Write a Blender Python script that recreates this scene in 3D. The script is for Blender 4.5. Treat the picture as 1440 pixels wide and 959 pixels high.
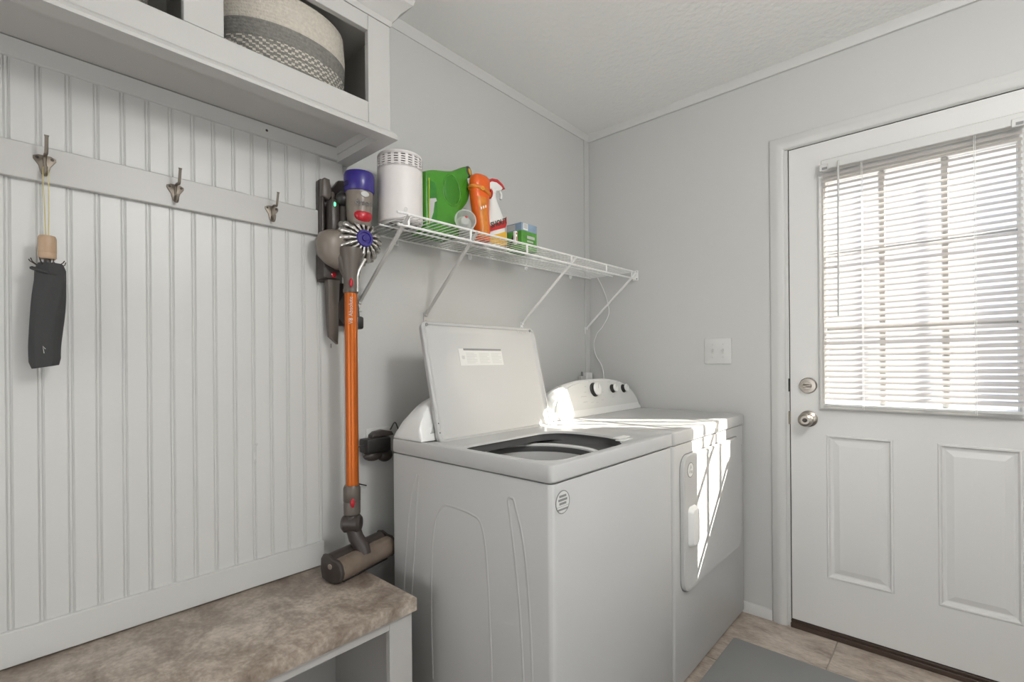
import bpy, bmesh, math, random
from mathutils import Vector as V, Matrix
random.seed(7)
for o in list(bpy.data.objects): bpy.data.objects.remove(o)
SC = bpy.context.scene
COL = SC.collection
PI = math.pi

# ------------------------------------------------------------------ camera
YAW, ROLL, PITCH = 0.736150, -0.008435, -0.000476
F_ = V((-math.sin(YAW)*math.cos(PITCH), math.cos(YAW)*math.cos(PITCH), math.sin(PITCH)))
R_ = V((math.cos(YAW), math.sin(YAW), 0)); U_ = R_.cross(F_)
R2 = R_*math.cos(ROLL)+U_*math.sin(ROLL); U2 = -R_*math.sin(ROLL)+U_*math.cos(ROLL)
cd = bpy.data.cameras.new('camera'); cam = bpy.data.objects.new('camera', cd); COL.objects.link(cam)
cd.sensor_width = 36; cd.lens = 682.78/1440*36; cd.shift_y = 29.45/1440; cd.clip_start = 0.02
m = Matrix((R2, U2, -F_)).transposed().to_4x4(); m.translation = V((1.5321, -2.3529, 1.1484))
cam.matrix_world = m
SC.camera = cam

# ------------------------------------------------------------------ light
w = bpy.data.worlds.new('sky'); SC.world = w; w.use_nodes = True
nt = w.node_tree; bg = nt.nodes['Background']
sky = nt.nodes.new('ShaderNodeTexSky'); sky.sky_type = 'NISHITA'; sky.sun_disc = False
sky.sun_elevation = math.radians(32); sky.sun_rotation = math.radians(53.5); sky.air_density = 1.2; sky.dust_density = 2.5
nt.links.new(sky.outputs[0], bg.inputs[0]); bg.inputs[1].default_value = 0.9
SUN_DIR = V((-1.35, -1.0, -1.05)).normalized()
sd = bpy.data.lights.new('sun', 'SUN'); sd.energy = 24; sd.angle = math.radians(0.3); sd.color = (1.0, .97, .92)
so = bpy.data.objects.new('sun', sd); COL.objects.link(so); so.rotation_euler = SUN_DIR.to_track_quat('-Z', 'Y').to_euler()
so.location = (6, 5, 6)
def area(name, loc, direction, sx, sy, watts, color):
    d = bpy.data.lights.new(name, 'AREA'); d.shape = 'RECTANGLE'; d.size = sx; d.size_y = sy; d.energy = watts; d.color = color
    o = bpy.data.objects.new(name, d); COL.objects.link(o); o.location = loc
    o.rotation_euler = V(direction).to_track_quat('-Z', 'Z').to_euler(); return o
ld = bpy.data.lights.new('added_globe_light', 'POINT'); ld.energy = 45; ld.shadow_soft_size = .16; ld.color = (1, .995, .98)  # added point light, out of view, brightens ceiling and door wall
lo = bpy.data.objects.new('added_globe_light', ld); COL.objects.link(lo); lo.location = (2.0, -1.62, 2.05)
area('side_fill_light', (2.60, -2.3, 1.0), (-1, .10, .55), 1.5, 1.3, 13, (.97, .985, 1))  # added fill light from the right; no window in that wall
area('rear_fill_light', (1.0, -4.25, 1.15), (0, 1, .30), 1.6, 1.9, 22, (.985, .99, 1))  # added fill light from behind the view; the wall there is closed
vs = SC.view_settings; vs.view_transform = 'Standard'; vs.look = 'None'; vs.gamma = 1; vs.use_curve_mapping = False
vs.exposure = 0.0

# ------------------------------------------------------------------ materials
def mat(name, col, rough=.5, metal=0, bump=0, bscale=40, var=0, vscale=6, coat=0, emit=None, estr=1, trans=0, spec=.5, sub=0):
    m = bpy.data.materials.new(name); m.use_nodes = True; n = m.node_tree; b = n.nodes['Principled BSDF']
    b.inputs['Base Color'].default_value = (*col, 1); b.inputs['Roughness'].default_value = rough
    b.inputs['Metallic'].default_value = metal; b.inputs['Coat Weight'].default_value = coat; b.inputs['Coat Roughness'].default_value = .06
    b.inputs['Specular IOR Level'].default_value = spec
    b.inputs['Transmission Weight'].default_value = trans
    tc = n.nodes.new('ShaderNodeTexCoord')
    if var:
        t = n.nodes.new('ShaderNodeTexNoise'); t.inputs['Scale'].default_value = vscale; t.inputs['Detail'].default_value = 4
        n.links.new(tc.outputs['Object'], t.inputs['Vector'])
        r = n.nodes.new('ShaderNodeValToRGB'); e = r.color_ramp.elements
        e[0].position = .3; e[1].position = .7
        e[0].color = (*[c*(1-var) for c in col], 1); e[1].color = (*[min(1, c*(1+var)) for c in col], 1)
        n.links.new(t.outputs[0], r.inputs[0]); n.links.new(r.outputs[0], b.inputs['Base Color'])
    if bump:
        t = n.nodes.new('ShaderNodeTexNoise'); t.inputs['Scale'].default_value = bscale; t.inputs['Detail'].default_value = 3
        n.links.new(tc.outputs['Object'], t.inputs['Vector'])
        bp = n.nodes.new('ShaderNodeBump'); bp.inputs['Strength'].default_value = bump; bp.inputs['Distance'].default_value = .004
        n.links.new(t.outputs[0], bp.inputs['Height']); n.links.new(bp.outputs[0], b.inputs['Normal'])
    if emit: b.inputs['Emission Color'].default_value = (*emit, 1); b.inputs['Emission Strength'].default_value = estr
    return m
def stone(name, cols, scale=5, rough=.45, streak=(1, 1, 1)):
    m = mat(name, cols[1], rough); n = m.node_tree; b = n.nodes['Principled BSDF']
    tc = n.nodes.new('ShaderNodeTexCoord'); mp = n.nodes.new('ShaderNodeMapping'); mp.inputs['Scale'].default_value = streak
    n.links.new(tc.outputs['Object'], mp.inputs[0])
    t1 = n.nodes.new('ShaderNodeTexNoise'); t1.inputs['Scale'].default_value = scale; t1.inputs['Detail'].default_value = 10; t1.inputs['Roughness'].default_value = .68; t1.inputs['Distortion'].default_value = .4
    t2 = n.nodes.new('ShaderNodeTexNoise'); t2.inputs['Scale'].default_value = scale*9; t2.inputs['Detail'].default_value = 6
    n.links.new(mp.outputs[0], t1.inputs['Vector']); n.links.new(mp.outputs[0], t2.inputs['Vector'])
    mx = n.nodes.new('ShaderNodeMath'); mx.operation = 'MULTIPLY_ADD'; mx.inputs[1].default_value = .35
    n.links.new(t2.outputs[0], mx.inputs[0]); n.links.new(t1.outputs[0], mx.inputs[2])
    r = n.nodes.new('ShaderNodeValToRGB'); e = r.color_ramp.elements
    e[0].position = .48; e[0].color = (*cols[0], 1); e[1].position = .86; e[1].color = (*cols[2], 1)
    k = e.new(.66); k.color = (*cols[1], 1)
    n.links.new(mx.outputs[0], r.inputs[0]); n.links.new(r.outputs[0], b.inputs['Base Color'])
    return m
M = {}
M['wall'] = mat('wall_paint', (.525, .525, .512), .55, bump=.05, bscale=160)
M['ceiling'] = mat('ceiling_texture', (.80, .798, .775), .8, bump=.8, bscale=45)
M['trim'] = mat('trim_paint', (.57, .568, .552), .35)
M['cornice'] = mat('cornice_paint', (.57, .566, .55), .5)
M['board'] = mat('beadboard_paint', (.575, .575, .558), .38, bump=.03, bscale=30)
M['cab'] = mat('cabinet_paint', (.47, .462, .445), .4)
M['cab_shaded'] = mat('cabinet_inside_shaded', (.42, .41, .38), .6)  # darker copy of the cabinet paint, interior shade put into the colour
M['enamel'] = mat('white_enamel', (.475, .475, .468), .32, coat=.08, spec=.35)
M['enamel2'] = mat('white_plastic', (.74, .74, .725), .3)
M['panelgrey'] = mat('fascia_grey', (.62, .62, .60), .35)
M['panelgrey2'] = mat('washer_fascia', (.36, .36, .35), .35)
M['dark'] = mat('dark_gap', (.012, .011, .010), .7)
M['black'] = mat('black_plastic', (.018, .016, .015), .4)
M['door'] = mat('door_paint', (.66, .655, .64), .35)
M['nickel'] = mat('satin_nickel', (.40, .365, .325), .28, metal=1)
M['nickel2'] = mat('aged_nickel', (.24, .21, .175), .5, metal=1)
M['brown'] = mat('threshold_brown', (.055, .034, .024), .5, var=.2, vscale=20)
M['tile'] = stone('stone_tile', ((.23, .18, .145), (.40, .335, .28), (.57, .50, .435)), 5, .4, (1, 2.2, 1))
M['grout'] = mat('grout', (.42, .37, .32), .9)
M['laminate'] = stone('stone_laminate', ((.17, .128, .10), (.315, .258, .21), (.56, .49, .42)), 9, .35, (1, 1.1, 1))
M['mat'] = mat('rubber_mat', (.235, .235, .235), .75, bump=.15, bscale=500)
M['wire'] = mat('white_vinyl_wire', (.80, .795, .78), .3)
M['strut'] = mat('white_strut', (.52, .51, .49), .4)
M['purple'] = mat('purple_plastic', (.032, .022, .19), .3)
M['taupe'] = mat('taupe_plastic', (.105, .088, .074), .4, var=.12, vscale=9)
M['taupe2'] = mat('light_taupe_plastic', (.20, .17, .142), .35)
M['umber'] = mat('dark_taupe_plastic', (.045, .036, .032), .38)
M['red'] = mat('red_plastic', (.42, .012, .022), .25)
M['orange'] = mat('orange_metal', (.50, .115, .012), .28, metal=.45)
M['chrome'] = mat('chrome_plastic', (.62, .60, .57), .22, metal=.9)
M['steel'] = mat('steel_grey_plastic', (.33, .31, .28), .3, metal=.5)
M['roller'] = mat('roller_window', (.17, .13, .10), .22, var=.25, vscale=16, coat=.3)
M['green'] = mat('green_bottle', (.06, .26, .022), .25, var=.15, vscale=10)
M['green2'] = mat('green_bottle_inner', (.16, .50, .07), .25)
M['dgreen'] = mat('dark_green_label', (.03, .20, .02), .45, var=.2, vscale=30)
M['yellow'] = mat('lime_stripe', (.42, .52, .03), .5)
M['white'] = mat('white_print', (.80, .80, .78), .5)
M['shell'] = mat('purifier_shell', (.70, .665, .65), .45)
M['obottle'] = mat('orange_bottle', (.72, .115, .012), .3)
M['olabel'] = mat('orange_label', (.62, .20, .02), .4, var=.15, vscale=40)
M['sred'] = mat('red_label', (.50, .02, .02), .4)
M['syel'] = mat('yellow_label', (.72, .42, .03), .4)
M['gbox'] = mat('green_carton', (.08, .30, .04), .5, var=.3, vscale=25)
M['bbox'] = mat('blue_carton', (.24, .33, .45), .5, var=.12, vscale=25)
M['fabric'] = mat('black_fabric', (.042, .042, .043), .85, bump=.35, bscale=90)
M['wood'] = mat('beech_handle', (.42, .29, .19), .45, var=.12, vscale=14)
M['cord'] = mat('yellow_cord', (.55, .47, .22), .7)
M['cream'] = mat('cream_rope', (.56, .52, .45), .9, bump=1, bscale=260, var=.10, vscale=120)
M['grope'] = mat('grey_rope', (.205, .20, .18), .9, bump=1, bscale=260, var=.18, vscale=120)
M['print'] = mat('grey_print', (.22, .22, .22), .6)
M['lprint'] = mat('pale_grey_print', (.50, .50, .485), .6)
M['drum'] = mat('drum_grey', (.58, .58, .57), .35)
M['tubdark'] = mat('tub_dark_grey', (.10, .10, .10), .5)  # dark grey of the opening shroud and drum gap
M['lamp'] = mat('lamp_diffuser', (.9, .88, .84), .5, emit=(1, .95, .88), estr=2)
M['led'] = mat('green_led', (.05, .6, .2), .4, emit=(.1, 1, .3), estr=2.5)
M['tan'] = mat('tan_siding', (.80, .69, .62), .8)
M['roof'] = mat('roof_shingle', (.16, .15, .15), .9, var=.3, vscale=8)
M['concrete'] = mat('concrete', (.55, .51, .47), .95, var=.15, vscale=3)
def thin(name, col, tcol, f):   # blind slats: paint that lets some light through
    m = mat(name, col, .45); n = m.node_tree; b = n.nodes['Principled BSDF']; o = n.nodes['Material Output']
    t = n.nodes.new('ShaderNodeBsdfTranslucent'); t.inputs[0].default_value = (*tcol, 1)
    x = n.nodes.new('ShaderNodeMixShader'); x.inputs[0].default_value = f
    n.links.new(b.outputs[0], x.inputs[1]); n.links.new(t.outputs[0], x.inputs[2]); n.links.new(x.outputs[0], o.inputs[0]); return m
M['slat'] = thin('blind_slat', (.52, .49, .465), (.7, .63, .57), .06)
M['ghollow'] = thin('green_translucent', (.07, .30, .03), (.2, .7, .08), .35)
def clear(name, tint, gl, rough=.02):
    m = bpy.data.materials.new(name); m.use_nodes = True; n = m.node_tree; n.nodes.clear()
    o = n.nodes.new('ShaderNodeOutputMaterial'); a = n.nodes.new('ShaderNodeBsdfTransparent'); a.inputs[0].default_value = (*tint, 1)
    g = n.nodes.new('ShaderNodeBsdfGlossy'); g.inputs['Roughness'].default_value = rough
    x = n.nodes.new('ShaderNodeMixShader'); x.inputs[0].default_value = gl
    n.links.new(a.outputs[0], x.inputs[1]); n.links.new(g.outputs[0], x.inputs[2]); n.links.new(x.outputs[0], o.inputs[0]); return m
M['glass'] = clear('window_glass', (.96, .97, .96), .06)
M['cup'] = thin('frosted_cup', (.72, .74, .72), (.85, .87, .85), .4)
_n = M['cup'].node_tree; _o = _n.nodes['Material Output']; _s = _o.inputs[0].links[0].from_socket; _t = _n.nodes.new('ShaderNodeBsdfTransparent'); _x = _n.nodes.new('ShaderNodeMixShader')
_x.inputs[0].default_value = .45; _n.links.new(_s, _x.inputs[1]); _n.links.new(_t.outputs[0], _x.inputs[2]); _n.links.new(_x.outputs[0], _o.inputs[0])

# ------------------------------------------------------------------ mesh helpers
ORG = {}
def new(): return bmesh.new()
def link(name, bm, m, parent=None, auto=40, kind=None, label=None, cat=None, group=None, origin=None, local=False):
    bmesh.ops.recalc_face_normals(bm, faces=bm.faces[:])
    me = bpy.data.meshes.new(name); o = bpy.data.objects.new(name, me); COL.objects.link(o)
    if parent is not None:
        org = ORG[parent]; o.parent = parent; ORG[o] = org
    else:
        org = V(origin) if origin is not None else V((0, 0, 0)); o.location = org; ORG[o] = org
    if not local: bmesh.ops.translate(bm, verts=bm.verts[:], vec=-org)
    bm.to_mesh(me); bm.free(); me.materials.append(M[m] if isinstance(m, str) else m)
    me.shade_smooth(); me.set_sharp_from_angle(angle=math.radians(auto))
    tag(o, label, cat, group, kind); return o
def tag(o, label=None, cat=None, group=None, kind=None):
    if label: o['label'] = label
    if cat: o['category'] = cat
    if group: o['group'] = group
    if kind: o['kind'] = kind
def thing(name, label, cat, loc, group=None):
    o = bpy.data.objects.new(name, None); COL.objects.link(o); o.location = loc; o.empty_display_size = .05
    ORG[o] = V(loc); tag(o, label, cat, group); return o
def dup(o, parent=None, delta=(0, 0, 0)):       # same mesh, same parent, moved
    c = o.copy(); COL.objects.link(c); c.parent = parent if parent is not None else o.parent
    c.location = o.location + V(delta); ORG[c] = ORG[o]; return c
def box(bm, a, b, bev=0, seg=1, M4=None):
    x0, y0, z0 = a; x1, y1, z1 = b
    r = bmesh.ops.create_cube(bm, size=1); vs_ = r['verts']
    for v in vs_: v.co = V(((x0+x1)/2+v.co.x*(x1-x0), (y0+y1)/2+v.co.y*(y1-y0), (z0+z1)/2+v.co.z*(z1-z0)))
    if bev:
        es = list({e for v in vs_ for e in v.link_edges})
        r = bmesh.ops.bevel(bm, geom=es, offset=bev, segments=seg, affect='EDGES', profile=.5)
        vs_ = list({v for f in r['faces'] for v in f.verts} | {v for v in vs_ if v.is_valid})
    if M4 is not None:
        for v in vs_: v.co = M4 @ v.co
    return vs_
def loft(bm, loops, c0=True, c1=True, closed=True):
    rows = [[bm.verts.new(p) for p in l] for l in loops]; n = len(rows[0])
    for a, b in zip(rows, rows[1:]):
        for i in range(n if closed else n-1):
            j = (i+1) % n
            try: bm.faces.new((a[i], a[j], b[j], b[i]))
            except ValueError: pass
    if c0: bm.faces.new(rows[0])
    if c1: bm.faces.new(rows[-1])
    return rows
def basis(n):
    n = V(n).normalized(); a = V((0, 0, 1)) if abs(n.z) < .9 else V((1, 0, 0))
    u = a.cross(n).normalized(); return u, n.cross(u), n
def lathe(bm, o, n, prof, seg=28, sx=1, sy=1, c0=True, c1=True):   # prof = [(radius, height)]
    u, v, n = basis(n); o = V(o)
    loft(bm, [[o+n*h+(u*math.cos(2*PI*i/seg)*sx+v*math.sin(2*PI*i/seg)*sy)*max(r, 1e-5) for i in range(seg)] for r, h in prof], c0, c1)
def cyl(bm, a, b, r0, r1=None, seg=16, bev=0):
    a = V(a); b = V(b); L = (b-a).length; r1 = r0 if r1 is None else r1
    if bev: pr = [(r0-bev, 0), (r0, bev), (r1, L-bev), (r1-bev, L)]
    else: pr = [(r0, 0), (r1, L)]
    lathe(bm, a, b-a, pr, seg)
def tube(bm, pts, r, seg=8, cap=True):
    pts = [V(p) for p in pts]; L = []; u = None
    for i, p in enumerate(pts):
        t = ((pts[min(i+1, len(pts)-1)]-p).normalized() + (p-pts[max(i-1, 0)]).normalized()).normalized()
        if u is None: u = basis(t)[0]
        u = (u - t*u.dot(t)).normalized(); v = t.cross(u)
        rr = r[i] if isinstance(r, (list, tuple)) else r
        L.append([p+(u*math.cos(2*PI*k/seg)+v*math.sin(2*PI*k/seg))*rr for k in range(seg)])
    loft(bm, L, cap, cap)
def smooth(pts, n=6):                          # Catmull-Rom through the points
    P = [V(p) for p in pts]; P = [P[0]*2-P[1]]+P+[P[-1]*2-P[-2]]; out = []
    for i in range(1, len(P)-2):
        for k in range(n):
            t = k/n; a, b, c, d = P[i-1], P[i], P[i+1], P[i+2]
            out.append(.5*((2*b)+(c-a)*t+(2*a-5*b+4*c-d)*t*t+(3*b-a-3*c+d)*t**3))
    out.append(P[-2]); return out
def rr(a0, a1, b0, b1, r, n=7):                # rounded rectangle, r may be 4 radii: (a1b0, a1b1, a0b1, a0b0)
    if not isinstance(r, (list, tuple)): r = [r]*4
    out = []
    for (cx, cy, q, s) in ((a1, b0, 3, r[0]), (a1, b1, 0, r[1]), (a0, b1, 1, r[2]), (a0, b0, 2, r[3])):
        ox = cx-s if cx == a1 else cx+s; oy = cy-s if cy == b1 else cy+s
        for k in range(n):
            t = (q+k/(n-1))*PI/2; out.append((ox+s*math.cos(t), oy+s*math.sin(t)))
    return out
def prism(bm, poly, axis, a, b, bev=0):        # polygon in the two other axes, extruded from a to b, edges softened
    def pt(p, t):
        return {'x': V((t, p[0], p[1])), 'y': V((p[0], t, p[1])), 'z': V((p[0], p[1], t))}[axis]
    if not bev: loft(bm, [[pt(p, a) for p in poly], [pt(p, b) for p in poly]]); return
    cx = sum(p[0] for p in poly)/len(poly); cy = sum(p[1] for p in poly)/len(poly)
    def ins(d):
        out = []; n = len(poly)
        ar = sum(poly[i][0]*poly[(i+1) % n][1]-poly[(i+1) % n][0]*poly[i][1] for i in range(n)); sg = 1 if ar > 0 else -1
        for i in range(n):
            p0, p1, p2 = V(poly[i-1]), V(poly[i]), V(poly[(i+1) % n])
            e1 = (p1-p0); e2 = (p2-p1)
            n1 = V((-e1.y, e1.x)).normalized()*sg if e1.length > 1e-9 else V((0, 0)); n2 = V((-e2.y, e2.x)).normalized()*sg if e2.length > 1e-9 else n1
            q = (n1+n2); q = q/max(.35, q.length)*1.0 if q.length < .7 else q.normalized()
            out.append((p1.x+q.x*d, p1.y+q.y*d))
        return out
    s = 1 if b > a else -1; L = []
    for d, t in ((bev, a), (bev*.3, a+s*bev*.3), (0, a+s*bev), (0, b-s*bev), (bev*.3, b-s*bev*.3), (bev, b)):
        L.append([pt(p, t) for p in ins(d)])
    loft(bm, L)
def ell(bm, c, r, useg=20, vseg=12, M3=None):
    res = bmesh.ops.create_uvsphere(bm, u_segments=useg, v_segments=vseg, radius=1)
    for v in res['verts']:
        p = V((v.co.x*r[0], v.co.y*r[1], v.co.z*r[2])); v.co = V(c)+(M3 @ p if M3 is not None else p)
def text(name, s, size, loc, n, m, parent, up=(0, 0, 1), extr=.0004, bold=0):
    cu = bpy.data.curves.new(name, 'FONT'); cu.body = s; cu.size = size; cu.extrude = extr; cu.align_x = 'CENTER'; cu.align_y = 'CENTER'; cu.offset = bold
    cu.resolution_u = 3
    t = bpy.data.objects.new(name, cu); COL.objects.link(t)
    me = bpy.data.meshes.new_from_object(t.evaluated_get(bpy.context.evaluated_depsgraph_get()))
    bpy.data.objects.remove(t); bpy.data.curves.remove(cu)
    n = V(n).normalized(); up = V(up); r = up.cross(n).normalized(); up = n.cross(r)
    X = Matrix((r, up, n)).transposed().to_4x4(); X.translation = V(loc)-ORG[parent]; me.transform(X)
    me.materials.clear(); me.materials.append(M[m]); me.name = name
    o = bpy.data.objects.new(name, me); COL.objects.link(o); o.parent = parent; ORG[o] = ORG[parent]; return o
def struct(name, bm, m, label=None, parent=None, cat=None, auto=40): return link(name, bm, m, parent, auto, 'structure', label, cat)

# ------------------------------------------------------------------ room shell
X1, Y1, H = 2.70, -4.40, 2.43
bm = new(); box(bm, (-.1, Y1, -.06), (X1, .15, -.004)); floor = struct('floor', bm, 'grout', 'beige stone tile floor in front of the entry door', cat='floor')
T = .457; bm = new(); box(bm, (0, 0, -.0035), (T-.004, T-.004, 0), .0008); t0 = link('tile', bm, 'tile', floor)
k = 0
for i in range(-3, 4):
    for j in range(0, 10):
        x = 1.182+i*T; y = .0-(j+1)*T
        if x+T < 0.02 or x > X1-.02: continue
        t = t0 if k == 0 else dup(t0, floor); k += 1
        t.location = (x+.002, y+.002, 0)
bm = new(); box(bm, (-.12, Y1, 0), (0, .12, H)); struct('wall_left', bm, 'wall', 'pale grey wall behind the washer and dryer', cat='wall')
DX0, DX1, DH = .985, 1.865, 2.075       # rough opening of the door
bm = new(); box(bm, (0, 0, 0), (DX0, .12, H)); box(bm, (DX1, 0, 0), (X1, .12, H)); box(bm, (DX0, 0, DH), (DX1, .12, H))
struct('wall_back', bm, 'wall', 'pale grey wall with the light switch and the entry door', cat='wall')
bm = new(); box(bm, (X1, Y1, 0), (X1+.1, .12, H)); struct('wall_right', bm, 'wall')
bm = new(); box(bm, (-.12, Y1-.1, 0), (X1+.1, Y1, H)); struct('wall_front', bm, 'wall')
bm = new(); box(bm, (-.12, Y1-.1, H), (X1+.1, .12, H+.08)); struct('ceiling', bm, 'ceiling', 'off-white ceiling with fine stipple texture', cat='ceiling')
bm = new(); prism(bm, [(0, 2.39), (-.012, 2.39), (-.016, 2.396), (-.016, 2.43), (0, 2.43)], 'x', 0, X1)
struct('trim_1', bm, 'cornice', 'flat ceiling trim along the wall over the door', cat='trim')
bm = new(); prism(bm, [(0, 2.392), (.004, 2.392), (.014, 2.422), (.014, 2.43), (0, 2.43)], 'y', Y1, -.016)
struct('trim_2', bm, 'cornice', 'thin ceiling trim above the washer wall', cat='trim')
bm = new(); box(bm, (0, -.047, .0), (.006, -.001, 2.392), .002); struct('trim_3', bm, 'wall', 'narrow vertical corner strip beside the wire shelf end', cat='trim')
# baseboard on back wall between dryer and casing
bm = new(); prism(bm, [(0, 0), (-.012, 0), (-.012, .038), (-.008, .045), (0, .047)], 'x', 0.0, .941)
struct('baseboard_back', bm, 'trim', 'low white baseboard between dryer and door casing', cat='baseboard')
# ------------------------------------------------------------------ door casing, jamb, threshold
CP = [(0, -.001), (0, -.008), (.006, -.012), (.016, -.014), (.024, -.019), (.038, -.018), (.05, -.014), (.056, -.009), (.058, -.001)]
cz = 2.108; cx0, cx1 = .943, 1.905
bm = new()
def casing_path(d):   # outer offset d inwards
    return [(cx0+d, 0), (cx0+d, cz-d), (cx1-d, cz-d), (cx1-d, 0)]
rows = []
for d, y in CP: rows.append([V((p[0], y, p[1])) for p in casing_path(d)])
vr = [[bm.verts.new(p) for p in r] for r in rows]
for i in range(len(vr)-1):
    for j in range(3): bm.faces.new((vr[i][j], vr[i][j+1], vr[i+1][j+1], vr[i+1][j]))
tr = struct('trim_4', bm, 'trim', 'white moulded casing around the entry door', cat='casing')
bm = new()
for a, b in (((.985, -.002, 0), (1.0125, .11, DH)), ((1.838, -.002, 0), (1.865, .11, DH)), ((.985, -.002, 2.049), (1.865, .11, 2.075))): box(bm, a, b)
link('jamb', bm, 'trim', tr)
bm = new(); box(bm, (1.008, .006, .0), (1.020, .05, 2.05)); box(bm, (1.83, .006, 0), (1.84, .05, 2.05)); box(bm, (1.008, .006, 2.038), (1.84, .05, 2.05))
link('dark_gap_strip', bm, 'dark', tr)  # dark boxes standing in for the shaded gap between jamb and slab
bm = new(); box(bm, (1.0125, -.012, 0), (1.838, .11, .020), .002); box(bm, (1.0125, -.004, .020), (1.838, .05, .031), .002)
struct('trim_5', bm, 'brown', 'dark brown threshold strip under the entry door', cat='threshold')

# ------------------------------------------------------------------ entry door with window and blind
d1 = bpy.data.objects.new('door_1', None); COL.objects.link(d1); d1.location = (1.0165, 0, .035); ORG[d1] = V(d1.location)
tag(d1, 'white steel entry door with half window and two raised panels', 'door', kind='structure')
sx0, sx1, sz0, sz1 = 1.0165, 1.834, .035, 2.045
gx0, gx1, gz0, gz1 = 1.150, 1.700, .965, 1.880
def ring(bm, loops): loft(bm, loops, False, False)
def R4(x0, x1, z0, z1, y): return [V((x0, y, z0)), V((x1, y, z0)), V((x1, y, z1)), V((x0, y, z1))]
bm = new()
# front skin around window and panels
panels = [(1.146, 1.364, .247, .838), (1.491, 1.708, .247, .838)]
xs = sorted([sx0, gx0, gx1, sx1, 1.146, 1.364, 1.491, 1.708]); zs = [sz0, .247, .838, gz0, gz1, sz1]
for yy in (0, .045):
    for i in range(len(xs)-1):
        for j in range(len(zs)-1):
            x, z = (xs[i]+xs[i+1])/2, (zs[j]+zs[j+1])/2
            if gx0 < x < gx1 and gz0 < z < gz1: continue
            if yy == 0 and any(p[0] < x < p[1] and p[2] < z < p[3] for p in panels): continue
            bm.faces.new([bm.verts.new(p) for p in R4(xs[i], xs[i+1], zs[j], zs[j+1], yy)])
ring(bm, [R4(sx0, sx1, sz0, sz1, 0), R4(sx0, sx1, sz0, sz1, .045)]); ring(bm, [R4(gx0, gx1, gz0, gz1, 0), R4(gx0, gx1, gz0, gz1, .045)])
bmesh.ops.remove_doubles(bm, verts=bm.verts[:], dist=1e-5)
link('door_slab', bm, 'door', d1, 25)
for p in panels:
    bm = new(); L = []
    for d, y in ((0, 0), (.003, -.0035), (.008, -.0035), (.013, .005), (.020, .007), (.024, .007), (.044, .0005), (.047, .0002)):
        L.append(R4(p[0]+d, p[1]-d, p[2]+d, p[3]-d, y))
    loft(bm, L, False, True); link('raised_panel', bm, 'door', d1, 12)
# glazing frame
bm = new(); L = []
for d, y in ((-.028, 0), (-.026, -.008), (-.02, -.011), (-.012, -.008), (-.007, -.008), (.0, -.002), (.001, .01)): L.append(R4(gx0+d, gx1-d, gz0+d, gz1-d, y))
ring(bm, L); L = [R4(gx0+d, gx1-d, gz0+d, gz1-d, y) for d, y in ((.001, .034), (0, .05), (-.025, .055), (-.028, .045))]; ring(bm, L)
link('glazing_frame', bm, 'trim', d1, 20)
bm = new(); box(bm, (gx0-.004, .026, gz0-.004), (gx1+.004, .031, gz1+.004)); link('glass', bm, 'glass', d1)
for i in (1, 2):
    x = gx0+(gx1-gx0)*i/3; bm = new(); box(bm, (x-.011, .012, gz0), (x+.011, .026, gz1), .004); link('muntin', bm, 'trim', d1)
    z = gz0+(gz1-gz0)*i/3; bm = new(); box(bm, (gx0, .013, z-.011), (gx1, .025, z+.011), .004); link('muntin', bm, 'trim', d1)
# hardware
bm = new(); lathe(bm, (1.083, -.0, 1.038), (0, -1, 0), [(.033, 0), (.033, .004), (.030, .010), (.0295, .016), (.016, .017), (.015, .020)], 32)
db = link('deadbolt', bm, 'nickel', d1)
bm = new(); box(bm, (1.068, -.034, 1.031), (1.098, -.018, 1.045), .005, 2); link('thumb_turn', bm, 'nickel', db)
bm = new(); lathe(bm, (1.083, 0, .898), (0, -1, 0), [(.034, 0), (.034, .003), (.026, .009), (.013, .012), (.012, .030), (.020, .038), (.0275, .048), (.0285, .058), (.025, .067), (.017, .071), (.0165, .068), (.009, .068)], 32)
kb = link('door_knob', bm, 'nickel', d1)
bm = new(); lathe(bm, (1.083, -.066, .898), (0, -1, 0), [(.0085, 0), (.0085, .008), (.006, .0095)], 16); link('key_button', bm, 'umber', kb)
for z in (1.038, .898):
    bm = new(); box(bm, (1.009, -.0035, z-.028), (1.0165, .01, z+.028)); link('strike_plate', bm, 'nickel2' if z < 1 else 'black', tr)
# mini blind
bl = thing('window_blind', 'white mini blind hanging over the door window, slats tilted open', 'blind', (1.43, -.03, .93))
bm = new(); box(bm, (1.142, -.050, 1.913), (1.716, -.011, 1.953), .003); link('head_rail', bm, 'trim', bl)
for x in (1.150, 1.694):
    bm = new(); box(bm, (x-.012, -.056, 1.906), (x+.018, -.048, 1.934), .002); br = link('mounting_bracket', bm, 'trim', bl)
    bm = new(); box(bm, (x-.002, -.0575, 1.911), (x+.016, -.0555, 1.920)); link('bracket_slot', bm, 'print', br)
bm = new(); a = math.radians(37); L = []
for i in range(7):
    s = -1+2*i/6; c = s*.0125; bow = .0016*(1-s*s)
    L.append([V((0, c*math.cos(a)-bow*math.sin(a)*-1*0, c*math.sin(a)+bow)), V((.562, c*math.cos(a), c*math.sin(a)+bow))])
vr = [[bm.verts.new(p) for p in l] for l in L]
for q, r in zip(vr, vr[1:]): bm.faces.new((q[0], q[1], r[1], r[0]))
s0 = link('slat', bm, 'slat', bl, local=True)
NS = 42
for i in range(NS):
    s = s0 if i == 0 else dup(s0, bl)
    s.location = V((1.147, -.029, 1.893-i*.02195))-ORG[bl]
    s.rotation_euler = (random.uniform(-.02, .02), random.uniform(-.0006, .0006), 0)
bm = new(); box(bm, (1.147, -.041, .956), (1.709, -.017, .967), .003); link('bottom_rail', bm, 'trim', bl)
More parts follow.
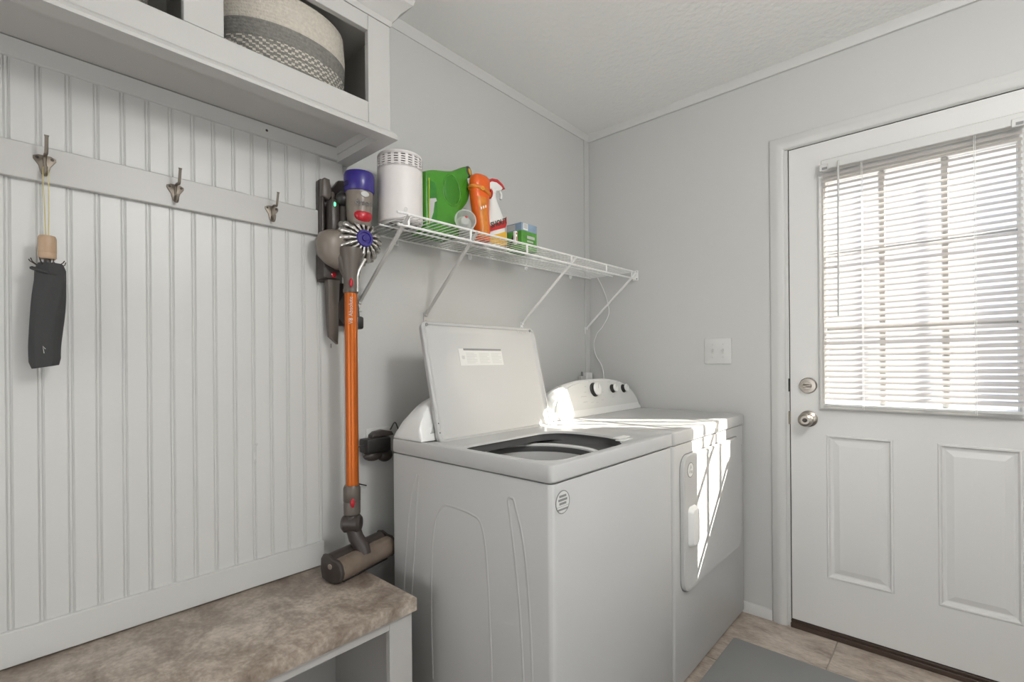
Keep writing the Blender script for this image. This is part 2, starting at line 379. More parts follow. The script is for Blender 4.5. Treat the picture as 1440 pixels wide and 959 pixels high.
for x in (1.275, 1.592):
    bm = new(); tube(bm, [(x, -.0425, 1.92), (x, -.0425, .955)], .0009, 5); tube(bm, [(x, -.0155, 1.92), (x, -.0155, .96)], .0009, 5); tube(bm, [(x+.004, -.0430, 1.92), (x+.004, -.0430, .95)], .0008, 5)
    link('ladder_cord', bm, 'white', bl)
bm = new(); tube(bm, [(1.203, -.053, 1.935), (1.203, -.057, 1.92), (1.200, -.058, 1.32)], .0038, 6); link('tilt_wand', bm, 'lprint', bl)

# ------------------------------------------------------------------ outside
bm = new(); box(bm, (-20, .12, -.5), (25, 30, -.3)); struct('driveway', bm, 'concrete', 'pale concrete ground beyond the door window', cat='ground')
nh = thing('neighbour_house', 'tan sided house seen through the blind slats', 'house', (1, 6, -.3))
bm = new(); box(bm, (-7, 6.05, -.3), (7, 12, 4.3)); link('house_wall', bm, 'tan', nh)
bm = new(); box(bm, (-7, 6.0, 0), (7, 6.05, .1985), .002); s0 = link('siding_board', bm, 'tan', nh)
for i in range(23):
    s = s0 if i == 0 else dup(s0, nh); s.location = (0, 0, -.28+i*.2-0.0)
bm = new(); prism(bm, [(5.6, 4.3), (12.4, 4.3), (9, 5.8)], 'x', -7.3, 7.3); link('house_roof', bm, 'roof', nh)

# ------------------------------------------------------------------ ceiling lamp added out of view to light the room
cl = thing('added_ceiling_lamp', 'unseen round globe lamp added on the ceiling to light the room', 'lamp', (2.0, -1.62, 2.43))
bm = new(); lathe(bm, (2.0, -1.62, 2.43), (0, 0, -1), [(.09, 0), (.09, .02), (.07, .035), (.05, .04), (.05, .09)], 32); link('added_lamp_base', bm, 'trim', cl)
bm = new(); lathe(bm, (2.0, -1.62, 2.335), (0, 0, 1), [(.06, 0), (.072, .004), (.06, .008)], 32, c0=False, c1=False); link('added_lamp_ring', bm, 'trim', cl)

# ------------------------------------------------------------------ beadboard panel
bp = thing('beadboard_panel', 'white grooved beadboard panel between the bench and the overhead cabinet', 'panelling', (0, -2.6, .5))
bm = new(); W = .050
prof = [(0, .001), (0, .0105), (.0012, .0115), (.0385, .0115), (.0398, .0105), (.0402, .0088), (.0412, .0088), (.0416, .0098), (.0432, .0112), (.0452, .0112), (.0468, .0098), (.0472, .0088), (.0482, .0088), (.0486, .0105), (.0499, .0115), (.0499, .001)]
loft(bm, [[V((x, y, .55)) for y, x in prof], [V((x, y, 1.85)) for y, x in prof]])
b0 = link('board', bm, 'board', bp, 20)
NB = 40
for i in range(NB):
    b = b0 if i == 0 else dup(b0, bp); b.location = V((0.0002, -1.6005-W*(i+1)+.0, 0))-V((ORG[bp].x, 0, 0))-V((0, ORG[bp].y, 0))*0
for b in [c for c in bp.children if c.name.startswith('board')]: pass
bm = new(); box(bm, (.001, -3.6, .497), (.022, -1.600, .574), .002); link('base_rail', bm, 'board', bp)
bm = new(); box(bm, (.001, -3.6, 1.823), (.020, -1.512, 1.866), .002); link('top_rail', bm, 'board', bp)
bm = new(); box(bm, (.0, -1.5995, .497), (.010, -1.517, 1.822), .002); link('end_strip', bm, 'board', bp)
bm = new(); lathe(bm, (.0201, -1.766, 1.845), (1, 0, 0), [(.0035, 0), (.0038, .0006), (.002, .0010)], 12); link('screw_head', bm, 'umber', bp)
bm = new(); lathe(bm, (.0115, -1.800, .912), (1, 0, 0), [(.004, 0), (.0045, .002), (.0025, .003)], 12); link('wall_plug', bm, 'lprint', bp)
bm = new(); prism(bm, [(-1.805, .888), (-1.801, .889), (-1.802, .905), (-1.799, .907), (-1.806, .904)], 'x', .0116, .0119)
prism(bm, [(-1.806, .866), (-1.800, .870), (-1.801, .864), (-1.806, .855), (-1.808, .857)], 'x', .0116, .0119); link('chipped_paint', bm, 'strut', bp)

# coat hooks on their rail
cr = thing('coat_rack', 'white horizontal peg rail with three metal coat hooks', 'coat rack', (.012, -2.2, 1.56))
bm = new(); box(bm, (.0120, -3.6, 1.560), (.026, -1.600, 1.640), .002); link('rail_board', bm, 'cab', cr)
def hook(y, z):
    bm = new()
    poly = [(0, -.030), (.006, -.026), (.010, -.008), (.019, .006), (.019, .012), (.011, .016), (0, .017), (-.011, .016), (-.019, .012), (-.019, .006), (-.010, -.008), (-.006, -.026)]
    prism(bm, [(y+p[0], z+p[1]) for p in poly], 'x', .026, .0295, .001)
    tube(bm, smooth([(.028, y, z-.012), (.034, y, z+.010), (.048, y, z+.014), (.064, y, z+.010), (.070, y, z+.026), (.076, y, z+.047)], 5), [.0032]*25+[.0042], 8)
    tube(bm, smooth([(.028, y, z-.014), (.038, y, z-.030), (.048, y, z-.028), (.052, y, z-.014)], 5), .0032, 8)
    h = link('hook', bm, 'nickel2', cr)
    for s in (-1, 1):
        bm = new(); lathe(bm, (.0294, y+s*.0125, z+.009), (1, 0, 0), [(.003, 0), (.003, .0008), (.0015, .0015)], 10); link('screw', bm, 'umber', h)
hook(-2.247, 1.603); hook(-2.000, 1.603); hook(-1.757, 1.603)

# umbrella on the first hook
um = thing('folding_umbrella', 'black folded umbrella with wooden handle hanging from the leftmost hook', 'umbrella', (.07, -2.247, 1.145))
ux, uy = .07, -2.247
bm = new(); lathe(bm, (ux, uy, 1.381), (0, 0, 1), [(.0135, 0), (.0152, .003), (.0152, .012), (.0148, .013), (.0155, .014), (.0155, .044), (.0135, .050), (.004, .0515)], 24); link('handle', bm, 'wood', um)
bm = new(); cyl(bm, (ux, uy, 1.366), (ux, uy, 1.381), .006, .006, 12); lathe(bm, (ux, uy, 1.362), (0, 0, 1), [(.010, 0), (.010, .008), (.007, .010)], 12); link('runner', bm, 'umber', um)
bm = new(); L = []; seg = 40
for i in range(17):
    t = i/16; z = 1.146+t*.226; L0 = []
    lean = -.006*(t-.5)+.003*math.sin(t*5)
    for k in range(seg):
        a = 2*PI*k/seg; r = .0262*(.93+.10*math.sin(t*PI)) + .0014*math.sin(3*a+t*7) + .0012*math.sin(7*a-4*t) + (.004*math.exp(-((a-5.6)/.35)**2)*(1-t))
        if i == 0: r *= .86
        if i == 16: r *= .80
        L0.append(V((ux+r*.8*math.cos(a), uy-lean+r*math.sin(a), z+.004*math.sin(a)*(i < 2))))
    L.append(L0)
loft(bm, L); link('canopy', bm, 'fabric', um, 60)
bm = new()                                   # fabric strap wound round the top
tube(bm, [V((ux+.0195*math.cos(t), uy+.0245*math.sin(t), 1.352-.007*math.sin(t+.4))) for t in [k*2*PI/24 for k in range(25)]], .0040, 6); link('closing_strap', bm, 'fabric', um)
for k in range(8):
    a = 2*PI*k/8+.3; bm = new(); r = .022+.002*(k % 3)
    tube(bm, [(ux+.016*math.cos(a), uy+.018*math.sin(a), 1.366), (ux+r*math.cos(a), uy+r*1.15*math.sin(a), 1.372+.003*(k % 2)), (ux+(r+.004)*math.cos(a), uy+(r+.006)*math.sin(a), 1.379)], .0011, 5); link('rib_tip', bm, 'umber', um)
bm = new(); tube(bm, smooth([(ux, uy-.002, 1.430), (.062, uy-.0035, 1.50), (.045, uy-.004, 1.580), (.041, uy, 1.588), (.045, uy+.004, 1.580), (.062, uy+.0035, 1.50), (ux, uy+.002, 1.430)], 5), .0011, 6); link('wrist_cord', bm, 'cord', um)
bm = new(); tube(bm, [(ux+.0225, uy-.008, 1.175), (ux+.0235, uy-.010, 1.190), (ux+.0235, uy-.006, 1.184)], .0008, 5); link('printed_mark', bm, 'lprint', um)

# ------------------------------------------------------------------ overhead cabinet
oc = thing('wall_cabinet', 'white open-front overhead cabinet above the coat hooks holding baskets', 'cabinet', (0, -2.5, 1.818))
CE = -1.512; CX = .285; CL = -3.6
bm = new(); box(bm, (0, CE-.018, 1.842), (CX-.018, CE, 2.157)); link('side_panel', bm, 'cab', oc)
bm = new(); box(bm, (.001, CL, 1.867), (CX-.018, CE-.018, 1.885)); link('bottom_panel', bm, 'cab', oc)
bm = new(); box(bm, (.001, CL, 1.885), (.008, CE-.018, 2.157)); link('back_panel', bm, 'cab_shaded', oc)
bm = new(); box(bm, (.001, CL, 2.140), (CX-.018, CE-.018, 2.157)); link('top_panel', bm, 'cab_shaded', oc)
bm = new(); box(bm, (CX-.018, CL, 1.842), (CX, CE-.074, 1.905), .0012); link('bottom_rail', bm, 'cab', oc)
bm = new(); box(bm, (CX-.018, CL, 2.112), (CX, CE-.074, 2.157), .0012); link('top_rail', bm, 'cab', oc)
bm = new(); box(bm, (CX-.018, CE-.0735, 1.842), (CX, CE, 2.157), .0012); link('stile', bm, 'cab', oc)
bm = new(); box(bm, (CX-.018, -2.042, 1.9055), (CX, -1.962, 2.1115), .0012); link('stile', bm, 'cab', oc)
bm = new(); box(bm, (.008, -2.011, 1.885), (CX-.018, -1.993, 2.140)); link('divider', bm, 'cab', oc)
bm = new(); box(bm, (.008, CE-.020, 1.885), (CX-.018, CE-.0185, 2.14)); link('inner_shade_lining', bm, 'cab_shaded', oc)  # thin sheet that carries the interior shade in its darker colour
# bottom moulding: front run and end run, mitred
mp_ = [(-.028, 1.8425), (.004, 1.8425), (.013, 1.834), (.016, 1.826), (.016, 1.818), (-.028, 1.818)]
bm = new(); L = []
L.append([V((CX+d, CL, z)) for d, z in mp_]); L.append([V((CX+d, CE+d, z)) for d, z in mp_]); loft(bm, L); link('bottom_moulding', bm, 'cab', oc, 20)
bm = new(); L = []
L.append([V((.003, CE+d, z)) for d, z in mp_]); L.append([V((CX+d, CE+d, z)) for d, z in mp_]); loft(bm, L); link('bottom_moulding', bm, 'cab', oc, 20)
bm = new(); box(bm, (.0205, CE-.032, 1.8425), (CX-.02, CE-.019, 1.867)); link('cleat', bm, 'cab', oc)
cp_ = [(0, 2.157), (.003, 2.157), (.006, 2.172), (.014, 2.180), (.022, 2.196), (.040, 2.214), (.050, 2.222), (.054, 2.236), (.054, 2.25), (0, 2.25)]
bm = new(); L = [[V((CX+d, CL, z)) for d, z in cp_], [V((CX+d, CE+d, z)) for d, z in cp_], [V((.001, CE+d, z)) for d, z in cp_]]
loft(bm, L); link('crown_moulding', bm, 'cab', oc, 20)
bm = new(); box(bm, (.001, CL, 2.157), (CX, CE, 2.249)); link('top_box', bm, 'cab', oc)

def basket(cy, cx, ry, rx, h, label):
    t = thing('rope_basket', label, 'basket', (cx, cy, 1.885), 'rope baskets in the overhead cabinet')
    NB_ = 120
    def sec(z0, z1, m, name, top=False, two=None):
        n = max(1, int(round((z1-z0)/.0088))); L = []; p = 4
        for i in range(n*p+1):
            z = z0+(z1-z0)*i/(n*p); u = (z-1.885)/h; b = .0022*abs(math.sin(PI*i/p))
            f = .93+.07*math.sin(min(1, u*1.4)*PI/2) if u < .7 else 1-.03*(u-.7)/.3
            if u < .04: f *= .97
            L.append([V((cx+(rx*f+b)*math.cos(a), cy+(ry*f+b)*math.sin(a), z)) for a in [2*PI*k/NB_ for k in range(NB_)]])
        if top:
            f = .97
            for dz, q in ((.003, -.004), (0, -.008), (-.05, -.009)):
                L.append([V((cx+(rx*f+q)*math.cos(a), cy+(ry*f+q)*math.sin(a), z1+dz)) for a in [2*PI*k/NB_ for k in range(NB_)]])
        bm = new(); loft(bm, L, not top and z0 < 1.887, False)
        if two:                              # braided coils: cream and grey stitches alternate along each coil
            for f in bm.faces:
                c = f.calc_center_median(); row = int((c.z-z0)/((z1-z0)/n)); ang = math.atan2(c.y-cy, c.x-cx)/(2*PI)*NB_
                sh_ = (1 if ((c.z-z0)/((z1-z0)/n) % 1) > .5 else 0)
                f.material_index = 1 if len(f.verts) == 4 and (int(math.floor(ang))+row*2+sh_) % 3 == 0 else 0
        o = link(name, bm, m, t, 80)
        if two: o.data.materials.append(M[two])
    a = 1.8855
    sec(a, a+.092, 'grope', 'braided_band', False, 'cream'); sec(a+.092, a+.136, 'grope', 'grey_band'); sec(a+.136, a+h, 'cream', 'cream_band', True)
basket(-1.768, .148, .172, .112, .225, 'cream and grey rope basket in the right opening of the overhead cabinet')
basket(-2.252, .148, .172, .112, .225, 'rope basket at the photo\'s top left edge, in the cabinet\'s left opening')

# ------------------------------------------------------------------ bench
be = thing('storage_bench', 'white open bench with brown stone-look top beneath the beadboard', 'bench', (0, -2.5, 0))
bm = new(); box(bm, (.001, -3.6, .459), (.426, -1.533, .495), .0025, 2); link('bench_top', bm, 'laminate', be)
bm = new(); box(bm, (.392, -3.6, .4300), (.410, -1.6125, .459), .001); link('face_rail', bm, 'cab', be)
bm = new(); box(bm, (.392, -1.612, .0), (.410, -1.540, .459), .001); link('face_stile', bm, 'cab', be)
bm = new(); box(bm, (.0, -1.558, .0), (.392, -1.540, .459)); link('side_panel', bm, 'cab', be)
bm = new(); box(bm, (.002, -3.6, .0), (.010, -1.558, .459)); link('back_panel', bm, 'cab', be)
bm = new(); box(bm, (.012, -2.32, .0), (.392, -2.30, .459)); link('divider', bm, 'cab', be)
bm = new(); box(bm, (.392, -2.346, .0), (.410, -2.274, .430), .001); link('face_stile', bm, 'cab', be)
bm = new(); box(bm, (.012, -3.6, .06), (.392, -1.559, .078)); link('bottom_shelf', bm, 'cab', be)
bm = new(); box(bm, (.392, -3.6, .0), (.410, -1.613, .085), .001); link('toe_rail', bm, 'cab', be)

# ------------------------------------------------------------------ floor mat
bm = new(); prism(bm, rr(.86, 1.97, -2.1, -.262, .01), 'z', .0003, .006, .001)
link('floor_mat', bm, 'mat', None, 40, None, 'flat dark grey floor mat in front of the dryer', 'mat')

# ------------------------------------------------------------------ washer / dryer
FX = .827
def cabinet_body(par, y0, y1, x0=.165, shut=True):
    bm = new(); P2 = lambda d, z, r: [V((x, y, z)) for x, y in rr(x0+d, FX-d, y0+d, y1-d, r)]
    loft(bm, [P2(.004, .012, .014), P2(0, .02, .016), P2(0, .849, .016), P2(.002, .853, .015), P2(.010, .853, .010), P2(.010, .860, .010)], True, shut)
    return link('cabinet', bm, 'enamel', par, 30)
def console(par, y0, y1, side_mat='enamel2', lip=True):
    bm = new(); n = 44; c = (y0+y1)/2; hw = (y1-y0)/2; L = []
    def Hh(s): return .160*(max(0, 1-abs(s)**3.0))**(1/2.2)
    for i in range(n+1):
        s = -math.cos(PI*i/n)*.9995 if True else 0
        h = max(.012, Hh(s)); y = c+s*hw; z = .903
        L.append([V(p) for p in ((.322, y, z), (.321, y, z+min(.012, h*.5)), (.318-.030*h/.16*.5, y, z+h*.5), (.284+.03*(1-h/.16), y, z+h*.93), (.276+.03*(1-h/.16), y, z+h*.985), (.262+.02*(1-h/.16), y, z+h), (.225, y, z+h*.93), (.195, y, z+h*.70), (.178, y, z+h*.40), (.172, y, z))])
    loft(bm, L, True, True, True); o = link('console', bm, side_mat, par, 50); return o, Hh, c, hw
def fascia(par, Hh, c, hw, m, ins=.02, zb=.03):
    bm = new(); n = 40; top = []
    a = 1-ins*1.3/hw
    for i in range(n+1):
        s = -math.cos(PI*i/n)*a; h = Hh(s/a*.995)*(1)-ins*.75; h = max(h, zb+.002); top.append((c+s*hw, h))
    def pos(y, h, off):     # on the sloped front
        hh = h/.16; x = .3215-.0375*min(1, hh)**1.15*1.02; return V((x+off, y, .903+h))
    rows = []
    for k in range(7):
        t = k/6; rows.append([pos(y, zb+(h-zb)*t, .0022) for y, h in top])
    vr = [[bm.verts.new(p) for p in r] for r in rows]
    for q, r in zip(vr, vr[1:]):
        for i in range(n): bm.faces.new((q[i], q[i+1], r[i+1], r[i]))
    r = bmesh.ops.extrude_face_region(bm, geom=bm.faces[:]); bmesh.ops.translate(bm, verts=[v for v in r['geom'] if isinstance(v, bmesh.types.BMVert)], vec=(-.006, 0, 0))
    return link('fascia', bm, m, par, 30), pos

# ---- washer
wy0, wy1 = -1.4375, -.7695
wa = thing('washing_machine', 'white top-loading washing machine with its lid standing open', 'washer', (.5, -1.1, 0))
cabinet_body(wa, wy0, wy1, shut=False)
for pts in ([(.299, .805), (.267, .712), (.244, .564), (.228, .432), (.222, .20)], [(.309, .800), (.303, .745), (.286, .576), (.262, .358), (.255, .18)],
            [(.372, .20), (.366, .38), (.371, .556), (.385, .663), (.417, .721), (.459, .734), (.548, .728), (.585, .707), (.604, .618), (.617, .409), (.625, .15)],
            [(.684, .793), (.690, .80), (.699, .80), (.707, .791), (.733, .706), (.749, .591), (.760, .410), (.766, .15)], [(.684, .793), (.705, .659), (.722, .515), (.735, .30)]):
    bm = new(); P = [V((x, wy0+.0078, z)) for x, z in pts]; tube(bm, smooth(P, 5), .0088, 20); link('pressed_rib', bm, 'enamel', wa, 80)
bm = new()
def LP(x0, x1, y0, y1, r, z): return [V((x, y, z)) for x, y in rr(x0, x1, y0, y1, r)]
wx0 = .168; O = (.440, .792, -1.395, -1.030+.115)   # opening
orad = [.075, .16, .10, .05]
loft(bm, [LP(wx0, FX, wy0, wy1, .014, .8575), LP(wx0-.002, FX+.004, wy0-.002, wy1+.001, .016, .862), LP(wx0-.002, FX+.004, wy0-.002, wy1+.001, .016, .8955),
          LP(wx0, FX+.002, wy0, wy1-.001, .015, .8998), LP(wx0+.005, FX-.003, wy0+.005, wy1-.006, .015, .902), LP(wx0+.016, FX-.016, wy0+.016, wy1-.02, .02, .902),
          LP(.36, FX-.028, wy0+.028, wy1-.045, .03, .8985), LP(.375, FX-.034, wy0+.034, wy1-.053, .035, .8965),
          LP(O[0], O[1], O[2], O[3], orad, .896), LP(O[0]+.004, O[1]-.004, O[2]+.004, O[3]-.004, orad, .892), LP(O[0]+.005, O[1]-.005, O[2]+.005, O[3]-.005, orad, .889)], False, False)
link('top_cover', bm, 'enamel', wa, 35)
bm = new(); oc2 = ((O[0]+O[1])/2, (O[2]+O[3])/2)
DC = (.560, -1.160)
CR = lambda q, zz: LP(DC[0]-q, DC[0]+q, DC[1]-q, DC[1]+q, q, zz)
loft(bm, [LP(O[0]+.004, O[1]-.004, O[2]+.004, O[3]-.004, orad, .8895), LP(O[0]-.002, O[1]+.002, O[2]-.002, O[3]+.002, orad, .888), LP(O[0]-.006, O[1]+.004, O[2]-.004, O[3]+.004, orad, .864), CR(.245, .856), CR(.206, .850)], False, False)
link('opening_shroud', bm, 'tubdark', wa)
bm = new(); lathe(bm, (*DC, .852), (0, 0, 1), [(.209, -.01), (.209, .001), (.206, .004), (.194, .004), (.190, .001), (.190, -.006)], 48, c0=False, c1=False); link('tub_ring', bm, 'enamel2', wa)
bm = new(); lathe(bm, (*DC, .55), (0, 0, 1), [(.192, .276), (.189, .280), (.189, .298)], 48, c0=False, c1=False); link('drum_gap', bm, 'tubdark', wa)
bm = new(); lathe(bm, (*DC, .55), (0, 0, 1), [(.16, 0), (.186, .02), (.190, .279)], 48, c0=True, c1=False); link('drum', bm, 'drum', wa)
bm = new(); lathe(bm, (*DC, .555), (0, 0, 1), [(.14, 0), (.12, .02), (.06, .05), (.045, .16), (.04, .18), (.01, .185)], 32)
for k in range(4):
    a = PI/2*k+.5; box(bm, (0.03, -.008, 0.0), (.14, .008, .05), .003, 1, Matrix.Translation((*DC, .57)) @ Matrix.Rotation(a, 4, 'Z'))
link('agitator', bm, 'enamel2', wa)
for x, y in ((.725, -.93), (.755, -.965)):
    bm = new(); box(bm, (x-.012, y-.035, .8955), (x+.012, y+.035, .8985), .001); link('dispenser_tab', bm, 'enamel2', wa)
# lid, leaning back on its hinge
LB = V((.350, 0, .893)); LT = V((.258, 0, 1.283)); lu = (LT-LB).normalized(); ln = V((lu.z, 0, -lu.x)); LLen = (LT-LB).length
ly0, ly1 = -1.385, -.812
def LQ(a0, a1, b0, b1, r, d):   # a = y, b = along the lid
    return [LB+lu*b+ln*d+V((0, a, 0)) for a, b in rr(a0, a1, b0, b1, r)]
bm = new()
loft(bm, [LQ(ly0+.004, ly1-.004, .004, LLen-.004, .018, -.020), LQ(ly0, ly1, 0, LLen, .022, -.014), LQ(ly0, ly1, 0, LLen, .022, -.002), LQ(ly0+.003, ly1-.003, .003, LLen-.003, .02, .001),
          LQ(ly0+.009, ly1-.009, .007, LLen-.009, .016, .001), LQ(ly0+.012, ly1-.012, .010, LLen-.012, .014, -.003), LQ(ly0+.022, ly1-.022, .014, LLen-.026, .012, -.007), LQ(ly0+.030, ly1-.030, .02, LLen-.034, .01, -.007)])
lid = link('lid', bm, 'enamel', wa, 35)
def lidpt(y, b, d=0): return LB+lu*b+ln*d+V((0, y, 0))
for y in (ly0+.020, ly1-.030):
    bm = new(); lathe(bm, lidpt(y, LLen-.011, .0005), ln, [(.0055, 0), (.0055, .0025), (.003, .003)], 12); link('bumper', bm, 'print', lid)
for b in (.035, .065):
    bm = new(); lathe(bm, lidpt(ly0+.006, b, .0005), ln, [(.0022, 0), (.0022, .001)], 8); link('vent_hole', bm, 'dark', lid)
bm = new()
for i, (q, r) in enumerate(((-.885, .004), (-.873, .003), (-.861, .0045), (-.849, .0025), (-.838, .0035))):
    lathe(bm, lidpt(q-.03, LLen-.015-.003*(i % 3), .0), ln, [(r, 0), (r*.8, .001)], 8)
link('lid_print', bm, 'lprint', lid)
bm = new(); X = lambda y, b, w_, h_, dd=.0003: loft(bm, [[lidpt(y, b, -.0066+q), lidpt(y+w_, b, -.0066+q), lidpt(y+w_, b+h_, -.0066+q), lidpt(y, b+h_, -.0066+q)] for q in (0, dd)])
X(-1.238, .252, .215, .060); link('instruction_label', bm, 'panelgrey', lid)
bm = new(); X(-1.215, .306, .190, .007, .0006); link('label_header', bm, 'print', lid)
bm = new(); X(-1.226, .275, .012, .012, .0006)
for c3 in range(3):
    for r3 in range(7): X(-1.205+c3*.062, .295-r3*.0058, .050-.012*((r3*7+c3) % 3 == 0), .0018, .0006)
link('fine_print', bm, 'lprint', lid)
co, Hh, cc, hw = console(wa, wy0+.002, wy1-.004)
fa, pos = fascia(wa, Hh, cc, hw, 'panelgrey2', .03, .022)
# round badge on front
def badge(par, y, z, r, m='print', lines=True):
    bm = new(); lathe(bm, (FX+.0002, y, z), (1, 0, 0), [(r, 0), (r, .0012), (r-.002, .0014), (r-.002, .0006)], 32); b = link('badge_ring', bm, m, par)
    bm = new(); lathe(bm, (FX+.0004, y, z), (1, 0, 0), [(r-.002, 0), (r-.002, .0008)], 32); link('badge_face', bm, 'panelgrey', par)
    return b
badge(wa, -1.396, .806, .0285)
bm = new()
for i, (w_, h_) in enumerate(((.028, .0055), (.036, .0055), (.028, .0055))): box(bm, (FX+.001, -1.396-w_/2, .818-i*.009), (FX+.0016, -1.396+w_/2, .818-i*.009+h_), 0)
box(bm, (FX+.001, -1.420, .7955), (FX+.0016, -1.372, .7962)); box(bm, (FX+.001, -1.417, .7865), (FX+.0016, -1.375, .791)); link('badge_print', bm, 'print', wa)

# ---- dryer
dy0, dy1 = -.7655, -.011
dr = thing('clothes_dryer', 'white clothes dryer with three console knobs beside the door', 'dryer', (.5, -.39, 0))
cabinet_body(dr, dy0, dy1)
bm = new()
loft(bm, [LP(wx0, FX, dy0, dy1, .014, .8555), LP(wx0-.002, FX+.004, dy0-.001, dy1+.001, .016, .860), LP(wx0-.002, FX+.004, dy0-.001, dy1+.001, .016, .8955),
          LP(wx0, FX+.002, dy0+.001, dy1-.001, .015, .8998), LP(wx0+.005, FX-.003, dy0+.005, dy1-.005, .015, .902), LP(wx0+.016, FX-.016, dy0+.020, dy1-.02, .02, .902),
          LP(.34, FX-.05, dy0+.055, dy1-.055, .03, .902), LP(.36, FX-.065, dy0+.07, dy1-.07, .03, .8985)], False, True)
link('top_cover', bm, 'enamel', dr, 35)
co, Hh, cc, hw = console(dr, dy0+.002, dy1-.003)
fa, pos = fascia(dr, Hh, cc, hw, 'panelgrey', .012, .030)
nrm = V((.97, 0, .24)).normalized()
for y, h, r in ((-.425, .112, .033), (-.262, .110, .021), (-.158, .106, .021)):
    p = pos(y, h, .002); bm = new(); lathe(bm, p, nrm, [(r, 0), (r, .004), (r*.86, .008), (r*.84, .020)], 32); kn = link('knob', bm, 'black', dr)
    bm = new(); lathe(bm, p+nrm*.018, nrm, [(r*.90, 0), (r*.90, .004), (r*.80, .007), (r*.75, .0055)], 32); link('knob_cap', bm, 'enamel2', kn)
    bm = new(); q = p+nrm*.0245; box(bm, (q.x, q.y-.001, q.z+.002), (q.x+.0012, q.y+.001, q.z+r*.7)); link('pointer', bm, 'lprint', kn)
bm = new()
for y, h, w_ in ((-.520, .086, .045), (-.515, .062, .030), (-.46, .056, .020), (-.42, .054, .018), (-.37, .062, .018), (-.45, .150, .014), (-.41, .151, .014), (-.280, .143, .028), (-.20, .141, .026), (-.27, .070, .018), (-.355, .098, .012), (-.50, .105, .012), (-.49, .130, .01)):
    p = pos(y, h, .0026); box(bm, (p.x-.0004, y-w_/2, p.z-.0012), (p.x+.0004, y+w_/2, p.z+.0012))
link('dial_print', bm, 'lprint', dr)
DY = (-.708, -.082); DZ = (.330, .812)
bm = new(); YZ = lambda y0, y1, z0, z1, r, x: [V((x, y, z)) for y, z in rr(y0, y1, z0, z1, r)]
loft(bm, [YZ(DY[0]-.004, DY[1]+.004, DZ[0]-.004, DZ[1]+.004, .052, FX-.001), YZ(DY[0]-.004, DY[1]+.004, DZ[0]-.004, DZ[1]+.004, .052, FX+.0006)]); link('door_gap', bm, 'print', dr)
bm = new(); DO = link
loft(bm, [YZ(*DY, *DZ, .050, FX), YZ(*DY, *DZ, .050, FX+.010), YZ(DY[0]+.002, DY[1]-.002, DZ[0]+.002, DZ[1]-.002, .048, FX+.013), YZ(DY[0]+.010, DY[1]-.010, DZ[0]+.010, DZ[1]-.010, .042, FX+.0145), YZ(DY[0]+.018, DY[1]-.018, DZ[0]+.018, DZ[1]-.018, .038, FX+.013)])
dd = link('dryer_door', bm, 'enamel', dr, 35)
bm = new(); loft(bm, [YZ(-.672, -.598, .484, .628, .02, FX+.0125), YZ(-.668, -.602, .488, .624, .018, FX+.022), YZ(-.662, -.612, .494, .618, .015, FX+.030), YZ(-.655, -.625, .502, .610, .012, FX+.031)])
link('door_handle', bm, 'enamel2', dd, 35)
for z in (.735, .440):
    bm = new(); box(bm, (FX+.002, DY[1]-.0005, z-.04), (FX+.012, DY[1]+.0035, z+.04), .001); link('hinge', bm, 'print', dd)
bm = new(); lathe(bm, (FX+.0125, -.648, .758), (1, 0, 0), [(.027, 0), (.027, .0014), (.0245, .0018), (.0245, .001)], 32); link('badge_ring', bm, 'print', dd)
bm = new(); lathe(bm, (FX+.0128, -.648, .758), (1, 0, 0), [(.0245, 0), (.0245, .0011)], 32); link('badge_face', bm, 'enamel2', dd)
bm = new()
for p in ([(-.664, .748), (-.649, .775), (-.645, .775), (-.638, .763), (-.651, .763), (-.655, .748)], [(-.649, .745), (-.631, .745), (-.633, .755), (-.649, .755)]): prism(bm, p, 'x', FX+.0139, FX+.0144)
link('badge_mark', bm, 'lprint', dd)

# ------------------------------------------------------------------ wire shelf
sh = thing('wire_shelf', 'white wire wall shelf above the washer holding laundry supplies', 'shelf', (0, -.75, 1.605))
SZ = lambda y: 1.616+y*.0085
Y0, Y1s = -1.500, -.006; SX = .298
bm = new(); tube(bm, [(.012, -.004, SZ(0)), (.012, Y0, SZ(Y0))], .0035, 8); link('back_rail', bm, 'wire', sh)
bm = new(); tube(bm, [(SX, -.004, SZ(0)), (SX, Y0, SZ(Y0))], .0040, 8); link('front_rail', bm, 'wire', sh)
bm = new(); tube(bm, [(SX+.003, -.020, SZ(0)-.038), (SX+.003, Y0, SZ(Y0)-.038)], .0042, 8); link('lip_rail', bm, 'wire', sh)
bm = new(); tube(bm, [(.155, -.004, SZ(0)-.005), (.155, -1.470, SZ(-1.47)-.005)], .0030, 8); link('middle_rail', bm, 'wire', sh)
bm = new(); tube(bm, [(.006, 0, 0), (SX-.003, 0, 0.0)], .0016, 6); wr = link('deck_wire', bm, 'wire', sh)
bmz = 0
for i in range(58):
    o = wr if i == 0 else dup(wr, sh); y = -.02-i*.0251; o.location = V((0, y, SZ(y)+.0012))
